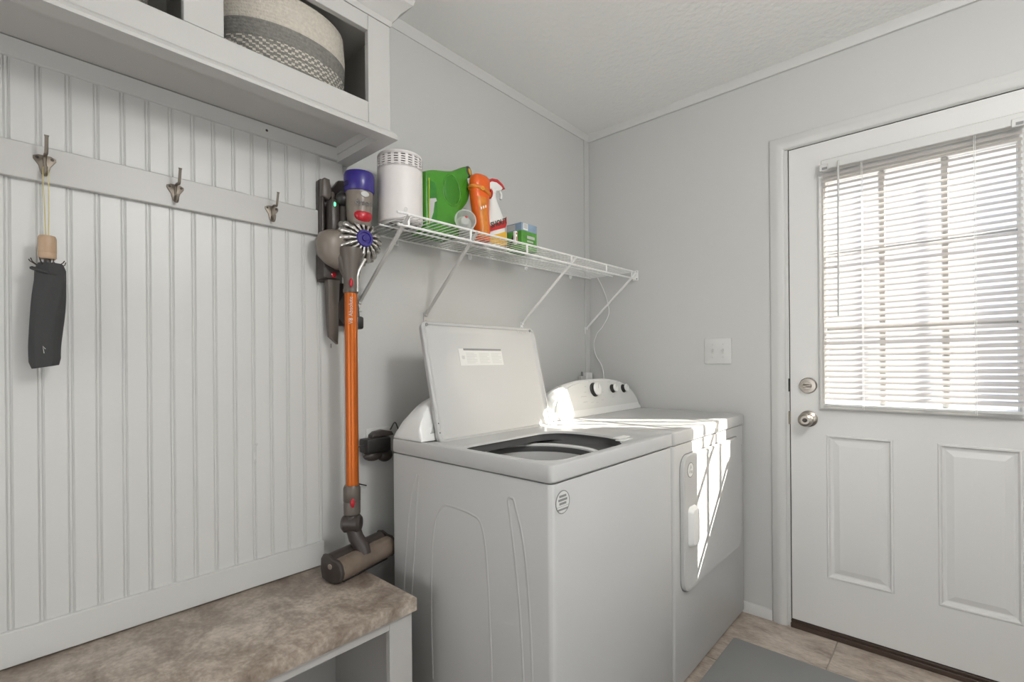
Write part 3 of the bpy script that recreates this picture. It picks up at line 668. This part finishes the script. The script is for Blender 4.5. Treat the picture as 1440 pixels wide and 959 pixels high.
# the wire was meshed about the shelf's origin; store it about its own zero
for o in [c for c in sh.children if c.name.startswith('deck_wire')]: o.location = o.location
for y in (-.06, -.31, -.60, -.90, -1.20, -1.46):
    bm = new(); cyl(bm, (SX+.002, y, SZ(y)-.036), (SX+.002, y, SZ(y)), .0042, .0042, 8); link('lip_post', bm, 'wire', sh)
def bracket(yf, ft, yt, m, wid=.0065):
    A = V((SX+.006, yt, SZ(yt)-.034)); B = V((.006, yf, ft)); bm = new()
    d = (B-A).normalized(); side = V((0, 1, 0)); side = (side-d*side.dot(d)).normalized(); up = d.cross(side)
    L = []
    for p, q in ((A-d*.034, .6), (A, 1), (B, 1)):
        L.append([p+side*sx*wid*q+up*sy*.0035 for sx, sy in ((-1, -1), (1, -1), (1, .2), (.55, 1), (-.55, 1), (-1, .2))])
    loft(bm, L); s = link('support_strut', bm, m, sh, 30)
    bm = new(); box(bm, (.0005, yf-.009, ft-.032), (.004, yf+.009, ft+.008), .001); box(bm, (.003, yf-.006, ft-.006), (.012, yf+.006, ft+.004), .001); f = link('strut_foot', bm, m, s)
    bm = new(); lathe(bm, (.004, yf, ft-.021), (1, 0, 0), [(.004, 0), (.004, .001), (.002, .0025)], 10); link('screw', bm, 'strut', f if False else s)
bracket(-1.455, 1.36, -1.478, 'strut'); bracket(-1.168, 1.335, -1.195, 'strut'); bracket(-.594, 1.331, -.605, 'wire'); bracket(-.040, 1.332, -.062, 'wire')
for y in (-1.30, -.93, -.56, -.19):
    bm = new(); box(bm, (.0, y-.008, SZ(y)-.022), (.007, y+.008, SZ(y)+.010), .002); box(bm, (.004, y-.005, SZ(y)-.016), (.014, y+.005, SZ(y)-.002), .002); link('wall_clip', bm, 'wire', sh)
bm = new(); box(bm, (SX-.020, -.010, SZ(0)-.045), (SX+.010, -.0005, SZ(0)+.008), .002); eb = link('end_bracket', bm, 'wire', sh)
for z in (-.036, .0):
    bm = new(); lathe(bm, (SX+.004, -.010, SZ(0)+z), (0, -1, 0), [(.004, 0), (.003, .002)], 10); link('screw', bm, 'print', eb)

# ------------------------------------------------------------------ things on the shelf
def bottom(y): return SZ(y)+.0035
z = bottom(-1.385)
ap = thing('air_purifier', 'white cylindrical air purifier at the left end of the wire shelf', 'air purifier', (.152, -1.386, z))
ac = (.152, -1.386)
bm = new(); lathe(bm, (*ac, z+.006), (0, 0, 1), [(.085, 0), (.089, .004), (.089, .181)], 64, c1=False); lathe(bm, (*ac, z+.2215), (0, 0, 1), [(.089, 0), (.089, .006), (.086, .011), (.076, .013)], 64, c0=False)
link('shell', bm, 'shell', ap)
bm = new(); cyl(bm, (*ac, z+.180), (*ac, z+.224), .083, .083, 48); link('inner_core', bm, 'umber', ap)
bm = new(); rows_ = 5; nsl = 20          # grille: rings and uprights leave real slots
for r in range(rows_+1):
    zz = z+.1835+r*.0078; lathe(bm, (*ac, zz-.0021), (0, 0, 1), [(.0845, 0), (.089, 0), (.089, .0042), (.0845, .0042), (.0845, 0)], 64, c0=False, c1=False)
for k in range(nsl):
    a = 2*PI*k/nsl; X4 = Matrix.Translation((*ac, z+.2025)) @ Matrix.Rotation(a, 4, 'Z'); box(bm, (.0840, -.0055, -.0215), (.0888, .0055, .0215), 0, 1, X4)
link('grille', bm, 'shell', ap, 20)
nfc = V((.955, -.295, 0)).normalized()
fd = lambda th: (R_*math.sin(th)-V((F_.x, F_.y, 0)).normalized()*math.cos(th)).normalized()
n_ = fd(math.radians(26)); p = V((*ac, z+.038))+n_*.0888
bm = new(); lathe(bm, p, n_, [(.0075, 0), (.0075, .0012), (.0062, .0012), (.0062, .0002)], 24); link('power_button', bm, 'strut', ap)
bm = new(); lathe(bm, (*ac, z+.0005), (0, 0, 1), [(.078, 0), (.078, .006)], 40); link('base_plate', bm, 'strut', ap)
bm = new()
for k in range(10):
    a = 2*PI*k/10; X4 = Matrix.Translation((*ac, z)) @ Matrix.Rotation(a, 4, 'Z'); box(bm, (.03, -.004, -.0012), (.068, .004, .001), 0, 1, X4)
link('base_slot', bm, 'umber', ap)

ap.scale = (.84, .84, 1)

# green detergent jug
z = bottom(-1.2)
jg = thing('detergent_jug', 'large green detergent jug with black spout cap beside the air purifier', 'bottle', (.125, -1.2, z))
poly = smooth([(y, h, 0) for y, h in ((-1.150, .0), (-1.220, 0), (-1.283, .0), (-1.294, .010), (-1.296, .070), (-1.296, .195), (-1.287, .214), (-1.252, .228), (-1.206, .238), (-1.166, .249), (-1.137, .264), (-1.108, .280), (-1.092, .284), (-1.079, .262), (-1.090, .240), (-1.082, .218),
        (-1.079, .190), (-1.088, .157), (-1.108, .128), (-1.130, .100), (-1.136, .050), (-1.137, .008), (-1.150, .0))], 4)[:-1]
pc_ = V((-1.18, .12)); bm = new(); L = []
for xx, sc in ((.077, .03), (.0775, .55), (.078, .93), (.081, .965), (.088, .988), (.097, 1), (.153, 1), (.162, .988), (.169, .965), (.1715, .93), (.172, .55), (.1725, .03)):
    L.append([V((xx, pc_.x+(p.x-pc_.x)*sc, z+(pc_.y+(p.y-pc_.y)*sc if p.y > .004 or sc > .99 or sc < .9 else .0))) for p in poly])
loft(bm, L)
link('jug_body', bm, 'green', jg, 60)
bm = new(); c = V((.1715, -1.174, z+.172)); ell(bm, c, (.007, .040, .055)); link('grip_hollow', bm, 'ghollow', jg, 80)
bm = new(); tube(bm, [V((.1705, -1.174+.041*math.cos(a)*(1-.12*math.sin(a)), z+.172+.056*math.sin(a))) for a in [k*2*PI/32 for k in range(33)]], .0045, 8); link('grip_rim', bm, 'green', jg, 80)
cdv = V((.90, .38, .12)).normalized(); cb_ = V((.146, -1.087, z+.266))
bm = new(); lathe(bm, cb_, cdv, [(.019, -.010), (.019, .0), (.0205, .001), (.0215, .004), (.0215, .020), (.019, .023), (.013, .023), (.012, .020)], 28); cp = link('spout_cap', bm, 'umber', jg)
bm = new(); lathe(bm, cb_, cdv, [(.0125, .020), (.0125, .0235), (.009, .0245)], 20); link('cap_button', bm, 'syel', cp)
bm = new(); prism(bm, [(-1.284, z+.020), (-1.250, z+.020), (-1.243, z+.11), (-1.250, z+.178), (-1.284, z+.178)], 'x', .1695, .1738); lb = link('side_label', bm, 'dgreen', jg)
bm = new(); prism(bm, [(-1.284, z+.022), (-1.281, z+.022), (-1.278, z+.188), (-1.282, z+.188)], 'x', .1700, .1746); link('label_stripe', bm, 'yellow', lb)
bm = new(); prism(bm, [(-1.280, z+.024), (-1.262, z+.070), (-1.256, z+.108), (-1.246, z+.114), (-1.250, z+.124), (-1.278, z+.116)], 'x', .1700, .1746); link('label_patch', bm, 'lprint', lb)

# measuring cup lying in front of the jug
n_ = V((.80, -.50, .12)).normalized()
z = bottom(-1.19)
mc = thing('measuring_cup', 'clear frosted measuring cup lying in front of the green jug', 'cup', (.262, -1.19, z))
o_ = V((.248, -1.180, z+.040)); q_ = 1.2
bm = new(); lathe(bm, o_-n_*.018, n_, [(r_*q_, h*q_) for r_, h in ((.024, 0), (.0255, .01), (.028, .024), (.0325, .026), (.0325, .029), (.029, .029), (.028, .027), (.025, .012), (.022, .003))], 32, c0=False, c1=False); link('cup_wall', bm, 'cup', mc)
bm = new(); lathe(bm, o_-n_*.018, n_, [(.0238*q_, 0), (.0238*q_, .002)], 28); lathe(bm, o_-n_*.016, n_, [(.016, 0), (.016, .024), (.013, .027)], 24); link('cup_base', bm, 'cup', mc)
bm = new(); ell(bm, o_+n_*.014+V((0, .004, .012)), (.002, .006, .004)); link('red_mark', bm, 'sred', mc)

# orange bottle
z = bottom(-1.06)
ob = thing('laundry_booster_bottle', 'slim orange bottle with flip cap between the green jug and the spray bottle', 'bottle', (.205, -1.058, z))
def ovl(c, rx, ry, z, n=28, p=2.6):
    out = []
    for k in range(n):
        a = 2*PI*k/n; q = math.cos(a), math.sin(a)
        out.append(V((c[0]+rx*math.copysign(abs(q[0])**(2/p), q[0]), c[1]+ry*math.copysign(abs(q[1])**(2/p), q[1]), z)))
    return out
bm = new(); C0 = (.200, -1.055)
loft(bm, [ovl((C0[0], C0[1]+dy), rx, ry, z+h) for dy, rx, ry, h in ((.008, .024, .028, 0), (.008, .027, .032, .006), (.007, .027, .031, .05), (.002, .026, .033, .09), (-.002, .026, .037, .13), (-.004, .027, .041, .165), (-.005, .027, .043, .190), (-.004, .026, .042, .196))])
link('bottle_body', bm, 'obottle', ob, 50)
bm = new(); loft(bm, [ovl((C0[0]+.0006, C0[1]+dy-.004), rx+.0012, ry*.80, z+h) for dy, rx, ry, h in ((.007, .027, .032, .012), (.007, .027, .031, .05), (.002, .026, .033, .09), (-.002, .026, .037, .13), (-.004, .027, .041, .160))], False, False); ll = link('wrap_label', bm, 'olabel', ob, 50)
bm = new(); loft(bm, [ovl((C0[0], C0[1]+dy), rx, ry, z+h) for dy, rx, ry, h in ((-.004, .0275, .043, .196), (-.004, .0285, .0445, .200), (-.003, .0285, .044, .222), (-.002, .027, .041, .238), (-.002, .020, .032, .247), (-.002, .010, .018, .250))])
cc2 = link('flip_cap', bm, 'obottle', ob, 60)
bm = new(); tube(bm, [V((C0[0]+.0285*math.cos(a), C0[1]-.003+.0445*math.sin(a), z+.188-.010*math.sin(a))) for a in [k*2*PI/32 for k in range(33)]], .008, 8); link('cap_collar', bm, 'olabel', ob, 60)
bm = new(); lathe(bm, (C0[0]+.031, C0[1]-.018, z+.190), (.95, -.3, 0), [(.008, 0), (.008, .002), (.005, .003), (.005, .001)], 20); link('emblem', bm, 'syel', ob)
bm = new(); lathe(bm, (C0[0]+.008, C0[1]+.036, z+.188), (.15, 1, .0), [(.019, 0), (.019, .008), (.014, .010)], 24); link('cap_latch', bm, 'sred', ob)
bm = new()
for i in range(3): ell(bm, (C0[0]+.0275, C0[1]-.022+i*.012, z+.115+.006*i), (.0012, .0035, .006), 8, 6)
link('label_mark', bm, 'white', ll)

# spray bottle
z = bottom(-.95)
sp = thing('stain_spray_bottle', 'white stain spray bottle with red trigger top at the orange bottle\'s right', 'bottle', (.165, -.94, z))
C1 = (.165, -.945)
bm = new()
loft(bm, [ovl((C1[0], C1[1]+dy), rx, ry, z+h) for dy, rx, ry, h in ((0, .022, .045, 0), (0, .026, .050, .006), (.002, .026, .051, .05), (.003, .025, .049, .09), (.002, .023, .042, .125), (-.003, .019, .031, .155), (-.008, .015, .022, .18), (-.010, .013, .016, .20), (-.010, .013, .014, .215))])
link('bottle_body', bm, 'white', sp, 50)
bm = new(); cyl(bm, (C1[0], C1[1]-.010, z+.213), (C1[0], C1[1]-.010, z+.232), .0165, .0165, 20, .002); link('screw_collar', bm, 'white', sp)
bm = new(); prism(bm, [(-.978, z+.228), (-.938, z+.226), (-.910, z+.236), (-.903, z+.244), (-.903, z+.254), (-.938, z+.262), (-.975, z+.258), (-.985, z+.245)], 'x', C1[0]-.011, C1[0]+.011, .003); link('spray_head', bm, 'white', sp, 50)
bm = new(); prism(bm, [(-.996, z+.236), (-.985, z+.256), (-.965, z+.270), (-.935, z+.274), (-.905, z+.262), (-.889, z+.246), (-.897, z+.243), (-.912, z+.252), (-.940, z+.262), (-.965, z+.259), (-.982, z+.246)], 'x', C1[0]-.013, C1[0]+.013, .002); link('head_cover', bm, 'sred', sp, 50)
bm = new(); tube(bm, smooth([(C1[0], -.915, z+.238), (C1[0], -.902, z+.222), (C1[0], -.905, z+.202)], 4), .005, 8); link('trigger', bm, 'white', sp)
bm = new(); prism(bm, [(-.992, z+.050), (-.992, z+.072), (-.912, z+.112), (-.900, z+.128), (-.898, z+.100), (-.905, z+.082)], 'x', .1905, .1920); lr = link('red_swash', bm, 'sred', sp)
bm = new(); prism(bm, [(-.992, z+.006), (-.992, z+.034), (-.945, z+.050), (-.900, z+.068), (-.896, z+.020), (-.900, z+.006)], 'x', .1905, .1915); link('yellow_swash', bm, 'syel', sp)
text('lettering', 'SHOUT', .030, (.1935, -.945, z+.092), (1, 0, 0), 'umber', sp, up=(0, -.42, 1), bold=.0006)

# carton and little stick
z = bottom(-.79)
cb = thing('dryer_sheet_carton', 'small green and blue carton standing rightmost on the wire shelf', 'box', (.175, -.788, z))
bm = new(); box(bm, (.138, -.840, z), (.220, -.740, z+.080), .001); link('carton_body', bm, 'gbox', cb)
bm = new(); box(bm, (.1375, -.8405, z+.0795), (.2205, -.7395, z+.112), .001); link('carton_top', bm, 'bbox', cb)
bm = new(); box(bm, (.2206, -.8300, z+.083), (.2212, -.8000, z+.110)); link('barcode_patch', bm, 'white', cb)
bm = new()
for i in range(6): box(bm, (.2213, -.826+i*.004, z+.088), (.2216, -.8245+i*.004, z+.108))
link('barcode', bm, 'print', cb)
bm = new(); box(bm, (.2206, -.805, z+.050), (.2210, -.755, z+.062)); box(bm, (.2206, -.805, z+.035), (.2210, -.765, z+.042)); link('carton_print', bm, 'lprint', cb)
bm = new(); prism(bm, [(.150, z+.012), (.172, z+.040), (.180, z+.066), (.172, z+.066), (.160, z+.040), (.144, z+.012)], 'y', -.8406, -.8402); link('carton_stripe', bm, 'umber', cb)
bm = new(); box(bm, (.140, -.8409, z+.084), (.186, -.8403, z+.108)); link('carton_flap', bm, 'lprint', cb)
z = bottom(-.91)
st = thing('stain_stick', 'tiny white printed stick standing between the spray bottle and the carton', 'stick', (.262, -.925, z))
bm = new(); box(bm, (.255, -.9315, z), (.268, -.9185, z+.050), .002); link('stick_body', bm, 'white', st)
bm = new(); ell(bm, (.2685, -.925, z+.040), (.0008, .003, .004)); box(bm, (.268, -.927, z+.010), (.2686, -.923, z+.028)); link('stick_print', bm, 'sred', st)

# ------------------------------------------------------------------ vacuum and its dock
vx = .130; WA = V((vx, -1.558, 0))
va = thing('stick_vacuum', 'cordless stick vacuum with orange wand hanging beside the beadboard', 'vacuum', (vx, -1.558, .497))
bm = new(); lathe(bm, (vx, -1.559, .760), (0, 0, 1), [(.0195, 0), (.0195, .615)], 28); wd = link('wand', bm, 'orange', va)
n_ = fd(math.radians(18))
text('lettering', 'V8 Absolute', .017, V((vx, -1.559, 1.313))+n_*.0198, n_, 'lprint', wd, up=V((0, 0, 1)).cross(n_)*-1)
bm = new(); lathe(bm, (vx, -1.559, 1.368), (0, 0, 1), [(.022, 0), (.0235, .004), (.0235, .012), (.022, .014), (.0215, .040), (.026, .075), (.036, .125), (.036, .14)], 28); link('wand_socket', bm, 'taupe', va)
bm = new(); ell(bm, V((vx, -1.559, 1.398))+fd(math.radians(22))*.0225, (.006, .006, .014)); link('wand_button', bm, 'red', va)
bm = new(); a_ = fd(math.radians(75)); tube(bm, [V((vx, -1.559, 1.372))+a_*.0235, V((vx, -1.559, 1.420))+a_*.0240, V((vx, -1.559, 1.440))+a_*.030, V((vx, -1.559, 1.475))+a_*.052], .0052, 8); link('chrome_strip', bm, 'chrome', va)
BA = V((.128, -1.525, 0))
bm = new(); lathe(bm, BA+V((0, 0, 1.695)), (0, 0, 1), [(.0445, -.004), (.047, 0), (.0475, .050), (.044, .058), (.036, .061)], 36); pc = link('filter_cap', bm, 'purple', va)
bm = new()
for k in range(3):
    zz = 1.706+k*.006; tube(bm, [BA+V((0, 0, zz))+fd(math.radians(t))*.0477 for t in range(-62, -20, 6)], .0012, 5)
link('cap_grip', bm, 'black', pc)
bm = new(); lathe(bm, BA+V((0, 0, 1.585)), (0, 0, 1), [(.030, 0), (.036, .01), (.0395, .03), (.0425, .106), (.0435, .112)], 36); mb_ = link('motor_casing', bm, 'taupe2', va)
n_ = fd(math.radians(40)); u3, v3, n3 = basis(n_)
bm = new(); lathe(bm, BA+V((0, 0, 1.678))+n_*.0415, n_, [(.0105, 0), (.0105, .003), (.008, .0042)], 24, 1.25, .85); link('power_switch', bm, 'lprint', va)
n_ = fd(math.radians(36)); text('lettering', 'dyson', .024, BA+V((0, 0, 1.650))+n_*.0432, n_, 'umber', mb_, bold=.0004)
n_ = fd(math.radians(40)); bm = new(); Mx = Matrix((V((0, 0, 1)).cross(n_), V((0, 0, 1)), n_)).transposed()
ell(bm, BA+V((0, 0, 1.613))+n_*.028, (.029, .022, .017), 20, 12, Mx)
for v in bm.verts: v.co.z = min(v.co.z, 1.624)
link('release_trigger', bm, 'red', va)
# cyclone
ca = (fd(math.radians(42))+V((0, 0, .02))).normalized(); cc_ = BA+V((0, 0, 1.540)); cu_, cv_, cn_ = basis(ca)
bm = new(); lathe(bm, cc_-ca*.050, ca, [(.034, 0), (.056, .006), (.060, .03), (.052, .05), (.034, .070), (.024, .078)], 40); link('cyclone_core', bm, 'taupe', va)
for k in range(16):
    a = 2*PI*k/16; d = cu_*math.cos(a)+cv_*math.sin(a); bm = new()
    tube(bm, smooth([cc_+ca*.034+d*.024, cc_+ca*.026+d*.042, cc_+ca*.008+d*.060, cc_-ca*.006+d*.066], 4), [.0042]*4+[.0074]*4+[.0112]*4+[.0095], 10); link('cyclone', bm, 'chrome', va)
for k in range(12):
    a = 2*PI*(k+.5)/12; d = cu_*math.cos(a)+cv_*math.sin(a); bm = new()
    tube(bm, smooth([cc_-ca*.006+d*.056, cc_-ca*.022+d*.068, cc_-ca*.040+d*.062], 4), [.007, .009, .010, .0115, .0125, .0125, .0115, .010, .008], 8); link('rear_cyclone', bm, 'steel', va)
bm = new(); lathe(bm, cc_+ca*.028, ca, [(.026, 0), (.0275, .010), (.025, .014), (.019, .014), (.017, .009), (.010, .009), (.008, .013)], 32); link('cyclone_cap', bm, 'purple', va)
# bin and handle against the dock
bm = new()
loft(bm, [ovl((.088+dx, -1.585+dy), rx, ry, zz) for dx, dy, rx, ry, zz in ((.010, .010, .014, .018, 1.445), (.004, .002, .030, .036, 1.462), (0, -.006, .040, .048, 1.485), (0, -.008, .044, .052, 1.515), (0, -.008, .044, .052, 1.535), (0, -.004, .036, .046, 1.556), (0, 0, .02, .03, 1.566))])
link('dust_bin', bm, 'taupe2', va, 60)
bm = new(); loft(bm, [ovl((.118+dx, -1.548+dy), rx, ry, zz) for dx, dy, rx, ry, zz in ((.010, -.008, .020, .024, 1.415), (.0, -.006, .026, .034, 1.445), (-.008, -.010, .032, .042, 1.475), (-.015, -.016, .030, .038, 1.50))]); link('bin_base', bm, 'taupe', va, 60)
bm = new(); cyl(bm, (.082, -1.556, 1.555), (.078, -1.550, 1.700), .020, .018, 20, .004); link('handle_grip', bm, 'umber', va)
bm = new(); box(bm, (.05, -1.600, 1.560), (.092, -1.572, 1.668), .008, 2); bt_ = link('battery_pack', bm, 'umber', va)
bm = new(); ell(bm, (.0925, -1.590, 1.650), (.003, .0035, .007)); link('charge_light', bm, 'led', bt_)
bm = new(); ell(bm, (.094, -1.563, 1.672), (.022, .024, .022)); link('trigger_housing', bm, 'black', va)
# joint, neck and head
bm = new(); lathe(bm, (vx, -1.561, .672), (0, 0, 1), [(.022, 0), (.0255, .004), (.0255, .040), (.0248, .042), (.0262, .044), (.0262, .085), (.022, .093)], 28); link('wand_collar', bm, 'taupe', va)
bm = new(); ell(bm, V((vx, -1.561, .714))+fd(math.radians(22))*.024, (.007, .007, .015)); link('collar_button', bm, 'red', va)
bm = new(); jd = fd(math.radians(90)); cyl(bm, V((vx, -1.561, .645))-jd*.030, V((vx, -1.561, .645))+jd*.028, .029, .029, 24, .008); ell(bm, (vx, -1.561, .655), (.024, .024, .028)); link('swivel_joint', bm, 'umber', va)
hd = V((-.059, .227, 0)).normalized(); hn = V((.968, .2515, 0)); hc = V((.150, -1.533, .533))
bm = new(); tube(bm, [V((vx, -1.561, .640)), V((vx+.008, -1.553, .600)), hc+V((.006, -.008, .034)), hc+hn*.022+V((-.004, -.012, .014))], [.022, .023, .023, .020], 20); link('neck', bm, 'umber', va)
bm = new(); cyl(bm, hc-hd*.112, hc+hd*.112, .034, .034, 36, .004); link('roller_cover', bm, 'roller', va)
rc = hc-hn*.032+V((0, 0, .020))
bm = new(); cyl(bm, rc-hd*.113, rc+hd*.113, .024, .024, 24, .006); cyl(bm, rc-hd*.1+V((0, 0, -.03)), rc+hd*.1+V((0, 0, -.03)), .022, .022, 20, .004); link('head_housing', bm, 'umber', va)
for s in (-1, 1):
    bm = new(); e = hc+hd*.114*s; L = []
    pr = [(hn*q+V((0, 0, h))) for q, h in ((.034, 0), (.030, -.018), (.018, -.030), (0, -.0355), (-.03, -.034), (-.052, -.026), (-.058, 0), (-.056, .030), (-.046, .044), (-.028, .046), (-.006, .036), (.012, .034), (.027, .022))]
    for d, sc in ((-.003, 1), (.004, 1), (.008, .88)): L.append([e+hd*(d*s)+q*sc for q in pr])
    loft(bm, L); link('end_cap', bm, 'umber', va, 40)
bm = new(); lathe(bm, hc-hd*.122-hn*.014+V((0, 0, .014)), -hd, [(.008, 0), (.008, .002), (.005, .003)], 20); link('end_latch', bm, 'taupe2', va)
bm = new(); box(bm, (-.095, -.010, 0), (.095, .014, .006), .002, 1, Matrix.Translation(hc+V((0, 0, -.0375))) @ Matrix((hd, hn, V((0, 0, 1)))).transposed().to_4x4()); link('sole_plate', bm, 'black', va)

dk = thing('vacuum_dock', 'dark brown wall dock that holds the cordless vacuum above its wand', 'dock', (.012, -1.565, 1.40))
bm = new(); prism(bm, [(-1.613, 1.41), (-1.613, 1.735), (-1.606, 1.742), (-1.594, 1.742), (-1.572, 1.722), (-1.564, 1.722), (-1.545, 1.752), (-1.524, 1.758), (-1.518, 1.750), (-1.518, 1.58), (-1.530, 1.50), (-1.535, 1.41)], 'x', .0125, .034, .004); link('back_plate', bm, 'umber', dk, 50)
bm = new(); prism(bm, [(-1.613, 1.68), (-1.613, 1.733), (-1.605, 1.740), (-1.588, 1.738), (-1.580, 1.690), (-1.590, 1.672)], 'x', .034, .060, .005); link('cover_lobe', bm, 'taupe', dk, 50)
bm = new(); prism(bm, [(-1.613, 1.52), (-1.613, 1.68), (-1.603, 1.68), (-1.603, 1.52)], 'x', .034, .052, .003); link('side_cheek', bm, 'umber', dk, 50)
bm = new(); box(bm, (.034, -1.583, 1.55), (.062, -1.573, 1.70), .003); link('charging_contact', bm, 'taupe', dk)
bm = new(); box(bm, (.013, -1.617, 1.418), (.070, -1.560, 1.500), .006, 2); link('tool_clip', bm, 'umber', dk)
bm = new(); lathe(bm, (.070, -1.585, 1.430), (1, 0, 0), [(.008, 0), (.008, .004), (.005, .005)], 20); link('red_catch', bm, 'red', dk)

ct = thing('crevice_tool', 'long dark crevice nozzle hanging from the vacuum dock left of the wand', 'nozzle', (.045, -1.578, 1.21))
bm = new(); loft(bm, [[V((.045+a*.011*q, -1.577+b*w_+o_2, zz+b*sl)) for a, b in ((-1, -1), (1, -1), (1.25, 0), (1, 1), (-1, 1), (-1.25, 0))] for zz, w_, q, o_2, sl in ((1.417, .020, 1.2, 0, 0), (1.37, .018, 1.1, 0, 0), (1.27, .016, .9, 0, 0), (1.222, .0145, .6, .001, -.012))]); link('nozzle_body', bm, 'taupe', ct, 30)
bm = new(); tube(bm, [(.045, -1.582, 1.212), (.045, -1.582, 1.198)], .0012, 5); link('bristle', bm, 'black', ct)
cm = thing('combination_tool', 'black brush nozzle clipped to the wall behind the orange wand', 'nozzle', (.04, -1.51, 1.27))
bm = new(); prism(bm, [(-1.562, 1.295), (-1.562, 1.345), (-1.545, 1.372), (-1.545, 1.41), (-1.500, 1.41), (-1.488, 1.34), (-1.484, 1.30), (-1.500, 1.272), (-1.545, 1.272)], 'x', .0105, .060, .006); link('tool_body', bm, 'umber', cm, 40)
bm = new(); box(bm, (.018, -1.503, 1.262), (.066, -1.474, 1.305), .007, 2); link('brush_block', bm, 'black', cm)

# ------------------------------------------------------------------ outlet, adapter, switch, cords
ou = thing('wall_outlet', 'white outlet plate low on the wall left of the washer', 'outlet', (0, -1.375, .855))
bm = new(); prism(bm, rr(-1.433, -1.317, .800, .916, .004), 'x', .0002, .006, .0015); link('cover_plate', bm, 'trim', ou)
ad = thing('power_adapter', 'black power adapter plugged in beside the washer\'s rear corner', 'adapter', (.006, -1.40, .83))
bm = new(); box(bm, (.0062, -1.462, .838), (.060, -1.368, .886), .005, 2); link('adapter_body', bm, 'black', ad)
bm = new(); prism(bm, [(-1.428, .886), (-1.428, .896), (-1.414, .906), (-1.380, .910), (-1.348, .902), (-1.340, .888)], 'x', .0065, .036, .003); link('upper_plug', bm, 'umber', ad)
bm = new(); ell(bm, (.032, -1.425, .826), (.022, .036, .020)); ell(bm, (.03, -1.375, .820), (.02, .03, .024)); link('lower_plug', bm, 'umber', ad)
bm = new(); tube(bm, smooth([(.04, -1.462, .866), (.035, -1.485, .862), (.02, -1.50, .840), (.014, -1.505, .79), (.013, -1.48, .74), (.014, -1.44, .72)], 5), .0022, 6)
tube(bm, smooth([(.02, -1.345, .905), (.02, -1.325, .93), (.03, -1.315, .90), (.05, -1.30, .86), (.06, -1.30, .70)], 5), .0025, 6); link('cable', bm, 'black', ad)
sw = thing('light_switch', 'white double toggle light switch on the wall between dryer and door', 'switch', (.714, 0, 1.19))
bm = new(); prism(bm, rr(.652, .776, 1.130, 1.251, .004), 'y', -.0003, -.006, .002); link('switch_plate', bm, 'trim', sw)
for x in (.690, .738):
    bm = new(); box(bm, (x-.005, -.0066, 1.178), (x+.005, -.0058, 1.203)); sl = link('toggle_slot', bm, 'strut', sw)
    bm = new(); box(bm, (x-.0035, -.016, 1.188), (x+.0035, -.006, 1.199), .001); link('toggle', bm, 'trim', sl)
    for z in (1.161, 1.221):
        bm = new(); lathe(bm, (x, -.0062, z), (0, -1, 0), [(.003, 0), (.002, .0012)], 10); link('screw', bm, 'strut', sw)
bm = new(); tube(bm, smooth([(.060, -.006, 1.615), (.088, -.006, 1.565), (.118, -.006, 1.49), (.130, -.006, 1.41), (.090, -.006, 1.34), (.052, -.006, 1.30), (.032, -.006, 1.24), (.045, -.006, 1.18), (.082, -.006, 1.12), (.095, -.006, 1.05), (.095, -.010, .93), (.10, -.010, .70)], 6), .0026, 8)
cw = thing('dangling_cord', 'thin white cord dangling in the corner behind the dryer', 'cord', (.095, -.006, .70)); link('cord_run', bm, 'wire', cw, 60)
ub = thing('utility_box', 'small white outlet box with metal fitting in the corner behind the dryer console', 'outlet box', (0, -.07, 1.03))
bm = new(); box(bm, (.0065, -.078, 1.00), (.03, -.020, 1.084), .002); link('box_body', bm, 'enamel2', ub)
bm = new(); box(bm, (.001, -.125, .98), (.028, -.084, 1.066), .003); pl = link('plug_body', bm, 'strut', ub)
bm = new(); cyl(bm, (.014, -.100, 1.066), (.014, -.100, 1.082), .005, .005, 12); ell(bm, (.014, -.100, 1.086), (.005, .005, .005)); link('valve_stem', bm, 'print', pl)
